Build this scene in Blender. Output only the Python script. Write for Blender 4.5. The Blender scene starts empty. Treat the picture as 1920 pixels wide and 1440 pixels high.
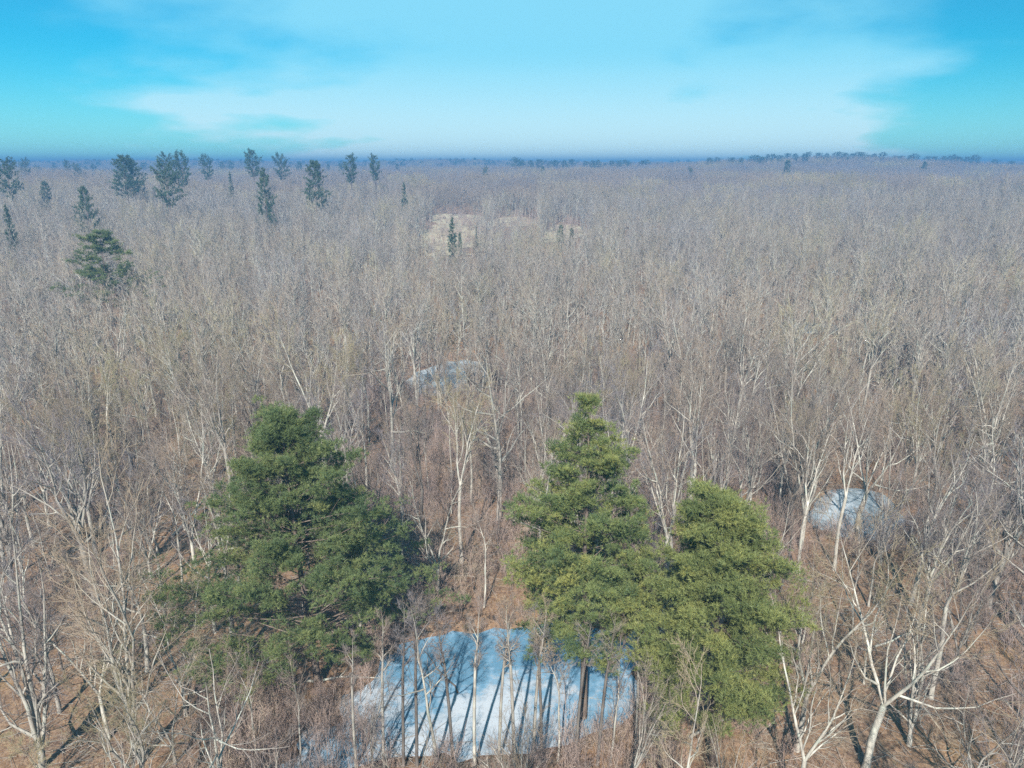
import bpy, math, random
import numpy as np
from mathutils import Vector
from mathutils.geometry import tessellate_polygon

R = math.radians
scene = bpy.context.scene
col = scene.collection

# ------------------------------------------------------------------ camera
CAM_H = 40.0
F = 1371.0                       # focal length in photo pixels (1920 wide)
PITCH = math.atan((720 - 306) / F)
cam_d = bpy.data.cameras.new('camera')
cam_d.angle_x = 2 * math.atan(960 / F)
cam_d.clip_start = 0.5
cam_d.clip_end = 30000
cam = bpy.data.objects.new('camera', cam_d)
col.objects.link(cam)
cam.location = (0, 0, CAM_H)
cam.rotation_euler = (math.pi / 2 - PITCH, 0, 0)
scene.camera = cam

# ------------------------------------------------------------------ world and sun
SUN_EL, SUN_AZ = 40.0, -9.0      # light travels towards +Y, a little to +X
world = bpy.data.worlds.new('World')
scene.world = world
world.use_nodes = True
wn, wl = world.node_tree.nodes, world.node_tree.links
wn.clear()


def wnode(t, **kw):
    n = wn.new(t)
    for k, v in kw.items():
        setattr(n, k, v)
    return n


def wmath(op, a, b=None, c=None):
    n = wnode('ShaderNodeMath', operation=op)
    for i, v in enumerate((a, b, c)):
        if v is None:
            continue
        if isinstance(v, (int, float)):
            n.inputs[i].default_value = v
        else:
            wl.new(v, n.inputs[i])
    return n.outputs[0]


sky = wnode('ShaderNodeTexSky', sky_type='NISHITA')
sky.sun_disc = False
sky.sun_elevation = R(SUN_EL)
sky.sun_rotation = R(180 + SUN_AZ)
sky.altitude = 0
sky.air_density = 1.0
sky.dust_density = 0.3
sky.ozone_density = 1.2
tint = wnode('ShaderNodeMix', data_type='RGBA', blend_type='MULTIPLY')
tint.inputs[0].default_value = 1.0
tint.inputs[7].default_value = (0.03, 0.80, 1.08, 1)
wl.new(sky.outputs[0], tint.inputs[6])
tc = wnode('ShaderNodeTexCoord')
sep = wnode('ShaderNodeSeparateXYZ')
wl.new(tc.outputs['Generated'], sep.inputs[0])
zc = wmath('MAXIMUM', sep.outputs[2], 0.0)
den = wmath('ADD', zc, 0.22)
cx = wmath('DIVIDE', sep.outputs[0], den)
cy = wmath('DIVIDE', sep.outputs[1], den)
comb = wnode('ShaderNodeCombineXYZ')
wl.new(cx, comb.inputs[0])
wl.new(cy, comb.inputs[1])
nz = wnode('ShaderNodeTexNoise')
nz.inputs['Scale'].default_value = 1.15
nz.inputs['Detail'].default_value = 7
nz.inputs['Roughness'].default_value = 0.47
wl.new(comb.outputs[0], nz.inputs['Vector'])
# broad sheets of thin cloud, repeated round the whole sky
azn = wmath('ARCTAN2', sep.outputs[0], sep.outputs[1])
band = wmath('COSINE', wmath('MULTIPLY', wmath('SUBTRACT', azn, 0.03), 4.6))
veil = wmath('ADD', wmath('MULTIPLY', band, 0.30), wmath('MULTIPLY', wmath('SUBTRACT', nz.outputs[0], 0.5), 1.25))
vr = wnode('ShaderNodeMapRange', interpolation_type='SMOOTHSTEP')
wl.new(veil, vr.inputs[0])
vr.inputs[1].default_value = -0.16
vr.inputs[2].default_value = 0.16
vr.inputs[3].default_value = 0.1
vr.inputs[4].default_value = 0.8
hz = wnode('ShaderNodeMapRange', interpolation_type='SMOOTHSTEP')     # whiter towards the horizon
wl.new(zc, hz.inputs[0])
hz.inputs[1].default_value = 0.0
hz.inputs[2].default_value = 0.14
hz.inputs[3].default_value = 0.5
hz.inputs[4].default_value = 0.0
mixf = wmath('MINIMUM', wmath('ADD', vr.outputs[0], wmath('MULTIPLY', hz.outputs[0], wmath('ADD', vr.outputs[0], 0.55))), 0.9)
cloudmix = wnode('ShaderNodeMix', data_type='RGBA')
wl.new(mixf, cloudmix.inputs[0])
wl.new(tint.outputs[2], cloudmix.inputs[6])
ccol = wnode('ShaderNodeMix', data_type='RGBA')
wl.new(wmath('MULTIPLY', hz.outputs[0], 2.0), ccol.inputs[0])
ccol.inputs[6].default_value = (3.0, 7.6, 9.6, 1)
ccol.inputs[7].default_value = (7.2, 9.6, 10.2, 1)
wl.new(ccol.outputs[2], cloudmix.inputs[7])
bg = wnode('ShaderNodeBackground')
bg.inputs[1].default_value = 0.053
wl.new(cloudmix.outputs[2], bg.inputs[0])
world.cycles.sampling_method = 'MANUAL'
world.cycles.sample_map_resolution = 256
wo = wnode('ShaderNodeOutputWorld')
wl.new(bg.outputs[0], wo.inputs[0])

sun_d = bpy.data.lights.new('sun', 'SUN')
sun_d.energy = 4.8
sun_d.angle = R(0.6)
sun_d.color = (1.0, 0.965, 0.91)
sun = bpy.data.objects.new('sun', sun_d)
col.objects.link(sun)
ldir = Vector((math.sin(R(-SUN_AZ)) * math.cos(R(SUN_EL)), math.cos(R(SUN_AZ)) * math.cos(R(SUN_EL)), -math.sin(R(SUN_EL))))
sun.rotation_euler = ldir.to_track_quat('-Z', 'Y').to_euler()

vs = scene.view_settings
vs.view_transform = 'Standard'
vs.look = 'None'
vs.gamma = 1
vs.exposure = 1.0
vs.use_curve_mapping = False
cy_ = scene.cycles
cy_.max_bounces = 4
cy_.diffuse_bounces = 2
cy_.glossy_bounces = 2
cy_.transmission_bounces = 2
cy_.volume_bounces = 0
cy_.transparent_max_bounces = 4
cy_.use_denoising = False
cy_.sample_clamp_indirect = 4
cy_.use_adaptive_sampling = True
cy_.adaptive_threshold = 0.015
cy_.adaptive_min_samples = 24

# ------------------------------------------------------------------ helpers: terrain and projection
rng = np.random.default_rng(7)


def ss(a, b, x):
    t = np.clip((x - a) / (b - a), 0, 1)
    return t * t * (3 - 2 * t)


def terrain(x, y):
    x = np.asarray(x, float)
    y = np.asarray(y, float)
    d = np.hypot(x, y)
    z = 18.0 * ss(110, 650, d) + 1.0 * ss(900, 2000, d)
    und = 0.35 * np.sin(x * 0.11 + 1.3) * np.cos(y * 0.09) + 0.25 * np.sin(x * 0.23 + y * 0.17)
    z = z + und * ss(70, 140, d)
    fr = ss(150, 600, y)
    z = z + fr * 1.5 * (np.sin(x * 0.011 + 0.7) * np.cos(y * 0.009 + 0.4) + 0.7 * np.sin(x * 0.023 + y * 0.017))
    z = z + 14.5 * np.exp(-((x - 440) / 235) ** 2 - ((y - 1030) / 230) ** 2)          # wooded ridge
    z = z + 4 * np.exp(-((x - 60) / 190) ** 2 - ((y - 1060) / 200) ** 2)
    far = ss(1200, 1700, y)
    z = z + far * (9.0 + 5.5 * np.exp(-((x + 135) / 135) ** 2) + 3 * np.exp(-((x + 980) / 350) ** 2)
                   + 1.0 * np.sin(x * 0.009 + 1.0) + 0.7 * np.sin(x * 0.021)) * (1 - 0.6 * np.exp(-((x - 760) / 300) ** 2))
    return z


SP, CP = math.sin(PITCH), math.cos(PITCH)


def ray(px, py):
    u = (px - 960) / F
    v = -(py - 720) / F
    return np.array([u, CP + v * SP, -SP + v * CP])


def ground_at(px, py):
    """the point of the terrain that the photo shows at a pixel"""
    d = ray(px, py)
    t = 20.0
    for i in range(4000):
        p = np.array([0, 0, CAM_H]) + d * t
        if p[2] <= float(terrain(p[0], p[1])):
            return p[0], p[1]
        t += max(0.05, (p[2] - float(terrain(p[0], p[1]))) * 0.3)
    return p[0], p[1]


def project(x, y, z):
    x = np.asarray(x, float)
    y = np.asarray(y, float)
    z = np.asarray(z, float) - CAM_H
    depth = y * CP - z * SP
    up = y * SP + z * CP
    return 960 + F * x / depth, 720 - F * up / depth


def proj1(x, y, z):
    z -= CAM_H
    dp = y * CP - z * SP
    return 960 + F * x / dp, 720 - F * (y * SP + z * CP) / dp


def top_height(px, py, dist):
    """height above ground of something standing dist ahead whose top shows at (px, py); also its x"""
    d = ray(px, py)
    t = dist / d[1]
    x = d[0] * t
    return x, CAM_H + d[2] * t - float(terrain(x, dist))


# ------------------------------------------------------------------ helpers: meshes
class Mesh:
    """collects triangles; every vertex carries one float, 'tone'"""

    def __init__(self):
        self.v, self.f, self.t, self.n = [], [], [], 0

    def add(self, v, f, t):
        self.v.append(v.reshape(-1, 3))
        self.f.append(f.reshape(-1, 3) + self.n)
        self.t.append(np.broadcast_to(t, (len(self.v[-1]),)).astype(np.float32) if np.ndim(t) == 0 else t.reshape(-1).astype(np.float32))
        self.n += len(self.v[-1])

    def tubes(self, P, Rad, sides, tone=None):
        """P (B,n,3) polylines, Rad (B,n)"""
        B, n, _ = P.shape
        if B == 0:
            return
        T = np.gradient(P, axis=1)
        T /= np.linalg.norm(T, axis=2, keepdims=True) + 1e-9
        main = P[:, -1] - P[:, 0]
        ref = np.where(np.abs(main[:, 2:3]) > 0.75 * np.linalg.norm(main, axis=1, keepdims=True),
                       np.array([[1.0, 0.13, 0]]), np.array([[0.05, 0.1, 1.0]]))[:, None, :]
        U = np.cross(T, np.broadcast_to(ref, T.shape))
        U /= np.linalg.norm(U, axis=2, keepdims=True) + 1e-9
        V = np.cross(T, U)
        a = np.arange(sides) / sides * 2 * np.pi
        ring = (P[:, :, None, :] + Rad[:, :, None, None] * (np.cos(a)[None, None, :, None] * U[:, :, None, :]
                                                          + np.sin(a)[None, None, :, None] * V[:, :, None, :]))
        i = np.arange(n - 1)[:, None]
        j = np.arange(sides)[None, :]
        j2 = (j + 1) % sides
        a0, a1, b0, b1 = i * sides + j, i * sides + j2, (i + 1) * sides + j, (i + 1) * sides + j2
        q = np.stack([np.stack([a0, b0, a1], -1), np.stack([a1, b0, b1], -1)], 2).reshape(-1, 3)
        f = q[None] + (np.arange(B) * n * sides)[:, None, None]
        if tone is None:
            tone = np.clip((0.034 - Rad) / 0.026, 0, 1)
        self.add(ring, f, np.repeat(tone.reshape(B, n), sides, axis=1))

    def spikes(self, P, Q, r, tone=1.0):
        """three-sided tapering twigs from P to Q"""
        B = len(P)
        if B == 0:
            return
        T = Q - P
        T = T / (np.linalg.norm(T, axis=1, keepdims=True) + 1e-9)
        ref = np.where(np.abs(T[:, 2:3]) > 0.8, np.array([[1.0, 0.1, 0]]), np.array([[0, 0.1, 1.0]]))
        U = np.cross(T, ref)
        U /= np.linalg.norm(U, axis=1, keepdims=True) + 1e-9
        V = np.cross(T, U)
        r = np.broadcast_to(r, (B,))[:, None]
        v = np.stack([P + r * U, P + r * (-0.5 * U + 0.866 * V), P + r * (-0.5 * U - 0.866 * V), Q], 1)
        f = np.array([[0, 1, 3], [1, 2, 3], [2, 0, 3]])[None] + (np.arange(B) * 4)[:, None, None]
        t = np.broadcast_to(tone, (B,))[:, None] * np.ones((1, 4))
        self.add(v, f, t)

    def needles(self, P, A, m, length, width, rg, tone, spread=(0.3, 1.25)):
        """tufts of m flat needles at P pointing along A"""
        K = len(P)
        if K == 0:
            return
        A = A / (np.linalg.norm(A, axis=1, keepdims=True) + 1e-9)
        ref = np.where(np.abs(A[:, 2:3]) > 0.8, np.array([[1.0, 0.1, 0]]), np.array([[0, 0.1, 1.0]]))
        U = np.cross(A, ref)
        U /= np.linalg.norm(U, axis=1, keepdims=True) + 1e-9
        V = np.cross(A, U)
        th = rg.uniform(spread[0], spread[1], (K, m))[..., None]
        ph = rg.uniform(0, 2 * np.pi, (K, m))[..., None]
        side = np.cos(ph) * U[:, None] + np.sin(ph) * V[:, None]
        D = np.cos(th) * A[:, None] + np.sin(th) * side
        L = (np.broadcast_to(length, (K,))[:, None] * rg.uniform(0.65, 1.2, (K, m)))[..., None]
        W = np.cross(D, rg.normal(size=(K, m, 3)))
        W /= np.linalg.norm(W, axis=2, keepdims=True) + 1e-9
        base = P[:, None] + A[:, None] * rg.uniform(-0.35, 0.35, (K, m))[..., None] * L
        w = np.broadcast_to(width, (K,))[:, None, None]
        v = np.stack([base - W * w * 0.5, base + W * w * 0.5, base + D * L], 2)
        f = np.arange(K * m * 3).reshape(-1, 3)
        self.add(v, f, np.repeat(np.broadcast_to(tone, (K,)), m * 3))

    def build(self, name, mat, smooth=True):
        v = np.concatenate(self.v).astype(np.float32)
        f = np.concatenate(self.f).astype(np.int32)
        t = np.concatenate(self.t)
        me = bpy.data.meshes.new(name)
        me.vertices.add(len(v))
        me.vertices.foreach_set('co', v.ravel())
        me.loops.add(len(f) * 3)
        me.loops.foreach_set('vertex_index', f.ravel())
        me.polygons.add(len(f))
        me.polygons.foreach_set('loop_start', np.arange(len(f), dtype=np.int32) * 3)
        if smooth:
            me.polygons.foreach_set('use_smooth', np.ones(len(f), bool))
        a = me.attributes.new('tone', 'FLOAT', 'POINT')
        a.data.foreach_set('value', t)
        me.materials.append(mat)
        me.update()
        return me


def link(name, me, parent=None, loc=None):
    o = bpy.data.objects.new(name, me)
    col.objects.link(o)
    if parent is not None:
        o.parent = parent
    if loc is not None:
        o.location = loc
    return o


def tag(o, label, cat, group=None):
    o['label'] = label
    o['category'] = cat
    if group:
        o['group'] = group


# ------------------------------------------------------------------ materials
def new_mat(name):
    m = bpy.data.materials.new(name)
    m.use_nodes = True
    nt = m.node_tree
    nt.nodes.clear()
    out = nt.nodes.new('ShaderNodeOutputMaterial')
    b = nt.nodes.new('ShaderNodeBsdfPrincipled')
    nt.links.new(b.outputs[0], out.inputs[0])
    return m, nt, b, out


class NT:
    def __init__(self, nt):
        self.nt = nt

    def node(self, t, **kw):
        n = self.nt.nodes.new(t)
        for k, v in kw.items():
            setattr(n, k, v)
        return n

    def link(self, a, b):
        self.nt.links.new(a, b)

    def noise(self, vec, scale, detail=3, rough=0.55):
        n = self.node('ShaderNodeTexNoise')
        n.inputs['Scale'].default_value = scale
        n.inputs['Detail'].default_value = detail
        n.inputs['Roughness'].default_value = rough
        if vec is not None:
            self.link(vec, n.inputs['Vector'])
        return n.outputs[0]

    def ramp(self, fac, stops):
        n = self.node('ShaderNodeValToRGB')
        e = n.color_ramp.elements
        while len(e) < len(stops):
            e.new(0.5)
        for i, (p, c) in enumerate(stops):
            e[i].position = p
            e[i].color = (*c, 1)
        self.link(fac, n.inputs[0])
        return n.outputs[0]

    def mix(self, fac, a, b, blend='MIX'):
        n = self.node('ShaderNodeMix', data_type='RGBA', blend_type=blend)
        for s, v in ((0, fac), (6, a), (7, b)):
            if isinstance(v, (int, float)):
                n.inputs[s].default_value = v
            elif isinstance(v, tuple):
                n.inputs[s].default_value = (*v, 1)
            else:
                self.link(v, n.inputs[s])
        return n.outputs[2]

    def rng(self, v, a, b, c=0.0, d=1.0):
        n = self.node('ShaderNodeMapRange')
        self.link(v, n.inputs[0])
        for i, k in enumerate((a, b, c, d)):
            n.inputs[i + 1].default_value = k
        return n.outputs[0]

    def bump(self, h, strength, dist, bsdf):
        n = self.node('ShaderNodeBump')
        n.inputs['Strength'].default_value = strength
        n.inputs['Distance'].default_value = dist
        self.link(h, n.inputs['Height'])
        self.link(n.outputs[0], bsdf.inputs['Normal'])


def bark_mat(name, pale, dark, lichen, twig_a, twig_b, patch_a, patch_b, lich_amt=0.5):
    m, nt, b, out = new_mat(name)
    n = NT(nt)
    oi = n.node('ShaderNodeObjectInfo')
    tc = n.node('ShaderNodeTexCoord')
    at = n.node('ShaderNodeAttribute', attribute_name='tone')
    mp = n.node('ShaderNodeMapping')
    mp.inputs['Scale'].default_value = (1, 1, 0.35)
    n.link(tc.outputs['Object'], mp.inputs[0])
    big = n.noise(mp.outputs[0], 2.2, 4, 0.6)
    bark = n.mix(n.rng(big, 0.35, 0.65), pale, dark)
    lic = n.noise(tc.outputs['Object'], 1.1, 3)
    bark = n.mix(n.rng(lic, 0.52, 0.66, 0, lich_amt), bark, lichen)
    bark = n.mix(n.rng(oi.outputs['Random'], 0, 1, 0, 0.7), bark, dark)
    # twig colour drifts from stand to stand as species change
    pn = n.noise(oi.outputs['Location'], 0.028, 3, 0.6)
    pn2 = n.node('ShaderNodeMath', operation='ADD')
    n.link(pn, pn2.inputs[0])
    n.link(n.rng(oi.outputs['Random'], 0, 1, -0.12, 0.12), pn2.inputs[1])
    tw = n.ramp(pn2.outputs[0], [(0.34, patch_a), (0.45, twig_a), (0.55, twig_b), (0.68, patch_b)])
    c = n.mix(at.outputs['Fac'], bark, tw)
    # species and age: some trees are duller than others
    wn_ = n.node('ShaderNodeTexWhiteNoise', noise_dimensions='3D')
    n.link(oi.outputs['Location'], wn_.inputs['Vector'])
    c = n.mix(n.rng(wn_.outputs['Value'], 0.4, 1.0, 0.0, 0.4), c, n.mix(1.0, c, (0.42, 0.40, 0.40), 'MULTIPLY'))
    n.link(c, b.inputs['Base Color'])
    b.inputs['Roughness'].default_value = 0.9
    b.inputs['Specular IOR Level'].default_value = 0.15
    return m


M = {}
M['bark'] = bark_mat('bark', (0.58, 0.54, 0.455), (0.235, 0.208, 0.178), (0.38, 0.45, 0.37),
                     (0.225, 0.182, 0.152), (0.275, 0.205, 0.155), (0.205, 0.178, 0.182), (0.32, 0.275, 0.15))
M['brush'] = bark_mat('brush', (0.38, 0.31, 0.26), (0.24, 0.18, 0.15), (0.36, 0.35, 0.28),
                      (0.33, 0.245, 0.205), (0.40, 0.295, 0.24), (0.29, 0.23, 0.21), (0.41, 0.33, 0.23), 0.3)
M['bark_dark'] = bark_mat('bark_dark', (0.20, 0.175, 0.15), (0.085, 0.07, 0.06), (0.26, 0.27, 0.23),
                          (0.215, 0.185, 0.165), (0.235, 0.195, 0.165), (0.20, 0.18, 0.185), (0.26, 0.23, 0.15), 0.3)
M['pinebark'] = bark_mat('pine_bark', (0.21, 0.165, 0.13), (0.10, 0.075, 0.06), (0.24, 0.22, 0.19),
                         (0.17, 0.13, 0.10), (0.19, 0.15, 0.12), (0.17, 0.13, 0.10), (0.2, 0.16, 0.12), 0.4)


def needle_mat(name, deep, mid, tip):
    m, nt, b, out = new_mat(name)
    n = NT(nt)
    at = n.node('ShaderNodeAttribute', attribute_name='tone')
    oi = n.node('ShaderNodeObjectInfo')
    c = n.ramp(at.outputs['Fac'], [(0.0, deep), (0.5, mid), (1.0, tip)])
    c = n.mix(n.rng(oi.outputs['Random'], 0, 1, 0, 0.35), c, deep)
    n.link(c, b.inputs['Base Color'])
    b.inputs['Roughness'].default_value = 0.55
    b.inputs['Specular IOR Level'].default_value = 0.3
    tr = n.node('ShaderNodeBsdfTranslucent')
    n.link(c, tr.inputs[0])
    mx = n.node('ShaderNodeMixShader')
    mx.inputs[0].default_value = 0.3
    n.link(b.outputs[0], mx.inputs[1])
    n.link(tr.outputs[0], mx.inputs[2])
    n.link(mx.outputs[0], out.inputs[0])
    return m


M['needle_dark'] = needle_mat('needles_deep_green', (0.085, 0.12, 0.05), (0.16, 0.20, 0.075), (0.29, 0.30, 0.105))
M['needle_olive'] = needle_mat('needles_olive', (0.115, 0.145, 0.05), (0.215, 0.24, 0.08), (0.32, 0.32, 0.10))
M['needle_mid'] = needle_mat('needles_mid', (0.095, 0.135, 0.055), (0.18, 0.215, 0.075), (0.30, 0.30, 0.09))
M['needle_far'] = needle_mat('needles_far', (0.05, 0.085, 0.048), (0.085, 0.13, 0.06), (0.15, 0.18, 0.07))


def ground_mat():
    m, nt, b, out = new_mat('leaf_litter')
    n = NT(nt)
    g = n.node('ShaderNodeNewGeometry')
    p = g.outputs['Position']
    big = n.noise(p, 0.13, 5, 0.65)
    base = n.ramp(big, [(0.32, (0.10, 0.066, 0.049)), (0.46, (0.165, 0.094, 0.058)), (0.58, (0.225, 0.12, 0.058)), (0.68, (0.31, 0.19, 0.065))])
    vor = n.node('ShaderNodeTexVoronoi')
    vor.inputs['Scale'].default_value = 5.5
    n.link(p, vor.inputs['Vector'])
    leafc = n.ramp(vor.outputs['Color'], [(0.15, (0.05, 0.034, 0.027)), (0.45, (0.16, 0.105, 0.074)), (0.8, (0.36, 0.26, 0.18))])
    c = n.mix(0.5, base, leafc)
    fine = n.noise(p, 1.3, 5, 0.7)
    c = n.mix(n.rng(fine, 0.46, 0.72, 0, 0.5), c, (0.065, 0.046, 0.036))
    drift = n.node('ShaderNodeTexVoronoi')
    drift.inputs['Scale'].default_value = 1.7
    drift.inputs['Randomness'].default_value = 1.0
    n.link(p, drift.inputs['Vector'])
    c = n.mix(n.rng(drift.outputs['Color'], 0.1, 0.9, 0.0, 0.45), c, (0.30, 0.185, 0.105))
    moss = n.noise(p, 0.33, 5, 0.7)
    c = n.mix(n.rng(moss, 0.60, 0.70, 0, 0.55), c, (0.115, 0.115, 0.045))
    damp = n.noise(p, 0.21, 5, 0.7)
    c = n.mix(n.rng(damp, 0.58, 0.70, 0, 0.6), c, (0.05, 0.038, 0.032))
    n.link(c, b.inputs['Base Color'])
    b.inputs['Roughness'].default_value = 0.95
    b.inputs['Specular IOR Level'].default_value = 0.1
    n.bump(n.noise(p, 4.0, 4, 0.7), 0.6, 0.15, b)
    return m


M['ground'] = ground_mat()


def ice_mat(name, blue_amt, seed, far=(0.0, 1.0, 0.0), grey=False):
    m, nt, b, out = new_mat(name)
    n = NT(nt)
    g = n.node('ShaderNodeNewGeometry')
    mp = n.node('ShaderNodeMapping')
    mp.inputs['Location'].default_value = (seed, seed * 0.7, 0)
    n.link(g.outputs['Position'], mp.inputs[0])
    p = mp.outputs[0]
    big = n.noise(p, 0.16, 5, 0.6)
    sm = n.noise(p, 1.2, 5, 0.65)
    add = n.node('ShaderNodeMath', operation='MULTIPLY_ADD')
    n.link(sm, add.inputs[0])
    add.inputs[1].default_value = 0.55
    n.link(big, add.inputs[2])
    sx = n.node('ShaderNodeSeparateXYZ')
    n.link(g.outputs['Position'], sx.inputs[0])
    clear = n.node('ShaderNodeMath', operation='SUBTRACT')      # ice colour turns bluer and darker towards the far shore
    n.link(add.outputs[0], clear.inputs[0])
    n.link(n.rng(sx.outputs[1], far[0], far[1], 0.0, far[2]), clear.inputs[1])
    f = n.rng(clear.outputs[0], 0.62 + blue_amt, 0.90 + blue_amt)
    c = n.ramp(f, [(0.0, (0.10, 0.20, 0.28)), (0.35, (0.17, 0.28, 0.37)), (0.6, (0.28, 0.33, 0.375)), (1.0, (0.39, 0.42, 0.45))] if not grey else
               [(0.0, (0.12, 0.15, 0.165)), (0.4, (0.215, 0.25, 0.265)), (0.7, (0.31, 0.345, 0.365)), (1.0, (0.41, 0.44, 0.46))])
    dirt = n.noise(p, 3.2, 3, 0.7)
    c = n.mix(n.rng(dirt, 0.55, 0.70, 0, 0.6), c, (0.20, 0.19, 0.18))
    n.link(c, b.inputs['Base Color'])
    r = n.rng(f, 0, 1, 0.22, 0.65)
    n.link(r, b.inputs['Roughness'])
    b.inputs['IOR'].default_value = 1.31
    n.bump(sm, 0.12, 0.03, b)
    return m


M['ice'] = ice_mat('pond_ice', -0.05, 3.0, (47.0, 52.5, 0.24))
M['ice_grey'] = ice_mat('grey_ice', 0.03, 21.0, grey=True)


def plain_mat(name, a, b_, scale, rough=0.9):
    m, nt, b, out = new_mat(name)
    n = NT(nt)
    g = n.node('ShaderNodeNewGeometry')
    f = n.noise(g.outputs['Position'], scale, 5, 0.65)
    n.link(n.mix(n.rng(f, 0.35, 0.65), a, b_), b.inputs['Base Color'])
    b.inputs['Roughness'].default_value = rough
    b.inputs['Specular IOR Level'].default_value = 0.15
    return m


M['meadow'] = plain_mat('dry_meadow', (0.42, 0.365, 0.245), (0.28, 0.215, 0.145), 0.06)
M['grass'] = plain_mat('dry_grass', (0.46, 0.39, 0.24), (0.34, 0.27, 0.15), 0.5)

# ------------------------------------------------------------------ ponds: outlines in the photo -> ground plan
def outline(pxs):
    return np.array([ground_at(x, y) for x, y in pxs])


def densify(poly, step, amp, rg):
    out = []
    k = len(poly)
    for i in range(k):
        p0, p1, p2, p3 = poly[i - 1], poly[i], poly[(i + 1) % k], poly[(i + 2) % k]
        n = max(2, int(np.linalg.norm(p2 - p1) / step))
        for j in range(n):
            t = j / n
            q = 0.5 * ((2 * p1) + (-p0 + p2) * t + (2 * p0 - 5 * p1 + 4 * p2 - p3) * t * t + (-p0 + 3 * p1 - 3 * p2 + p3) * t ** 3)
            out.append(q + rg.normal(0, amp, 2))
    out = np.array(out)
    if amp < 1:                              # coves and points along the shore
        c = out.mean(0)
        size = np.sqrt(np.mean(np.sum((out - c) ** 2, 1)))
        th = np.arctan2(out[:, 1] - c[1], out[:, 0] - c[0])
        w = sum(rg.uniform(0.3, 1.0) * np.sin(k * th + rg.uniform(0, 6.28)) / k for k in (3, 5, 7, 10, 13))
        out = c + (out - c) * (1 + 0.10 * w * min(1.0, 6 / size))[:, None]
    return out


def inside(poly, x, y):
    x = np.asarray(x, float)
    y = np.asarray(y, float)
    r = np.zeros(x.shape, bool)
    k = len(poly)
    for i in range(k):
        x0, y0 = poly[i]
        x1, y1 = poly[(i + 1) % k]
        c = ((y0 > y) != (y1 > y)) & (x < (x1 - x0) * (y - y0) / (y1 - y0 + 1e-12) + x0)
        r ^= c
    return r


def has(poly, x, y):
    """one point, after a quick look at the bounding box (kept per outline)"""
    k = id(poly)
    if k not in BOX:
        BOX[k] = (*poly.min(0), *poly.max(0), poly)
    b = BOX[k]
    if x < b[0] or x > b[2] or y < b[1] or y > b[3]:
        return False
    return bool(inside(poly, np.array([x]), np.array([y]))[0])


BOX = {}


def poly_dist(poly, x, y):
    """distance to the outline (unsigned)"""
    x = np.asarray(x, float)
    y = np.asarray(y, float)
    d = np.full(x.shape, 1e9)
    k = len(poly)
    for i in range(k):
        a, b = poly[i], poly[(i + 1) % k]
        ab = b - a
        t = np.clip(((x - a[0]) * ab[0] + (y - a[1]) * ab[1]) / (ab @ ab + 1e-9), 0, 1)
        d = np.minimum(d, np.hypot(x - a[0] - ab[0] * t, y - a[1] - ab[1] * t))
    return d


POND_PX = {
    'main': [(455, 1450), (545, 1412), (560, 1372), (632, 1345), (628, 1300), (690, 1278), (700, 1232), (765, 1196), (830, 1184), (900, 1172), (1010, 1165), (1110, 1168),
             (1200, 1180), (1215, 1260), (1200, 1345), (1110, 1395), (990, 1420), (900, 1432), (760, 1435), (600, 1470)],
    'round': [(1508, 965), (1530, 930), (1590, 912), (1660, 928), (1700, 965), (1690, 1000), (1640, 1018), (1570, 1008), (1525, 990)],
    'far': [(755, 715), (790, 690), (850, 672), (920, 676), (930, 700), (880, 722), (820, 740), (775, 738)],
    'sliver': [(1478, 612), (1510, 602), (1560, 604), (1580, 614), (1540, 624), (1495, 624)],
}
prg = np.random.default_rng(3)
PONDS = {k: densify(outline(v), 1.2, 0.3, prg) for k, v in POND_PX.items()}
POND_Z = {k: float(np.min(terrain(p[:, 0], p[:, 1]))) for k, p in PONDS.items()}

# ------------------------------------------------------------------ ground sheet
def axis(fine_lo, fine_hi, step, lo, hi, growth):
    a = list(np.arange(fine_lo, fine_hi, step))
    s = step
    while a[-1] < hi:
        s *= growth
        a.append(a[-1] + s)
    s = step
    b = [a[0]]
    while b[-1] > lo:
        s *= growth
        b.append(b[-1] - s)
    return np.array(b[:0:-1] + a)


gx = axis(-48, 64, 0.8, -2600, 2600, 1.085)
gy = axis(34, 112, 0.8, -300, 2450, 1.07)
GX, GY = np.meshgrid(gx, gy)


def ground_z(x, y):
    z = terrain(x, y)
    for k, p in PONDS.items():
        c = p.mean(0)
        rad = np.max(np.hypot(*(p - c).T)) + 8
        near = np.hypot(x - c[0], y - c[1]) < rad
        if not near.any():
            continue
        xs, ys = x[near], y[near]
        d = poly_dist(p, xs, ys)
        sd = np.where(inside(p, xs, ys), -d, d)
        zz = z[near]
        # flat basin with a bank round it
        zz = POND_Z[k] + 0.06 + (zz - POND_Z[k]) * ss(0, 6, sd) + np.where(sd > 0, 0.22 * ss(0, 1.2, sd), 0) - np.where(sd < 0, 0.4 * ss(0, 1.5, -sd), 0)
        z[near] = np.where(sd < 7.9, zz, z[near])
    return z


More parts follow.
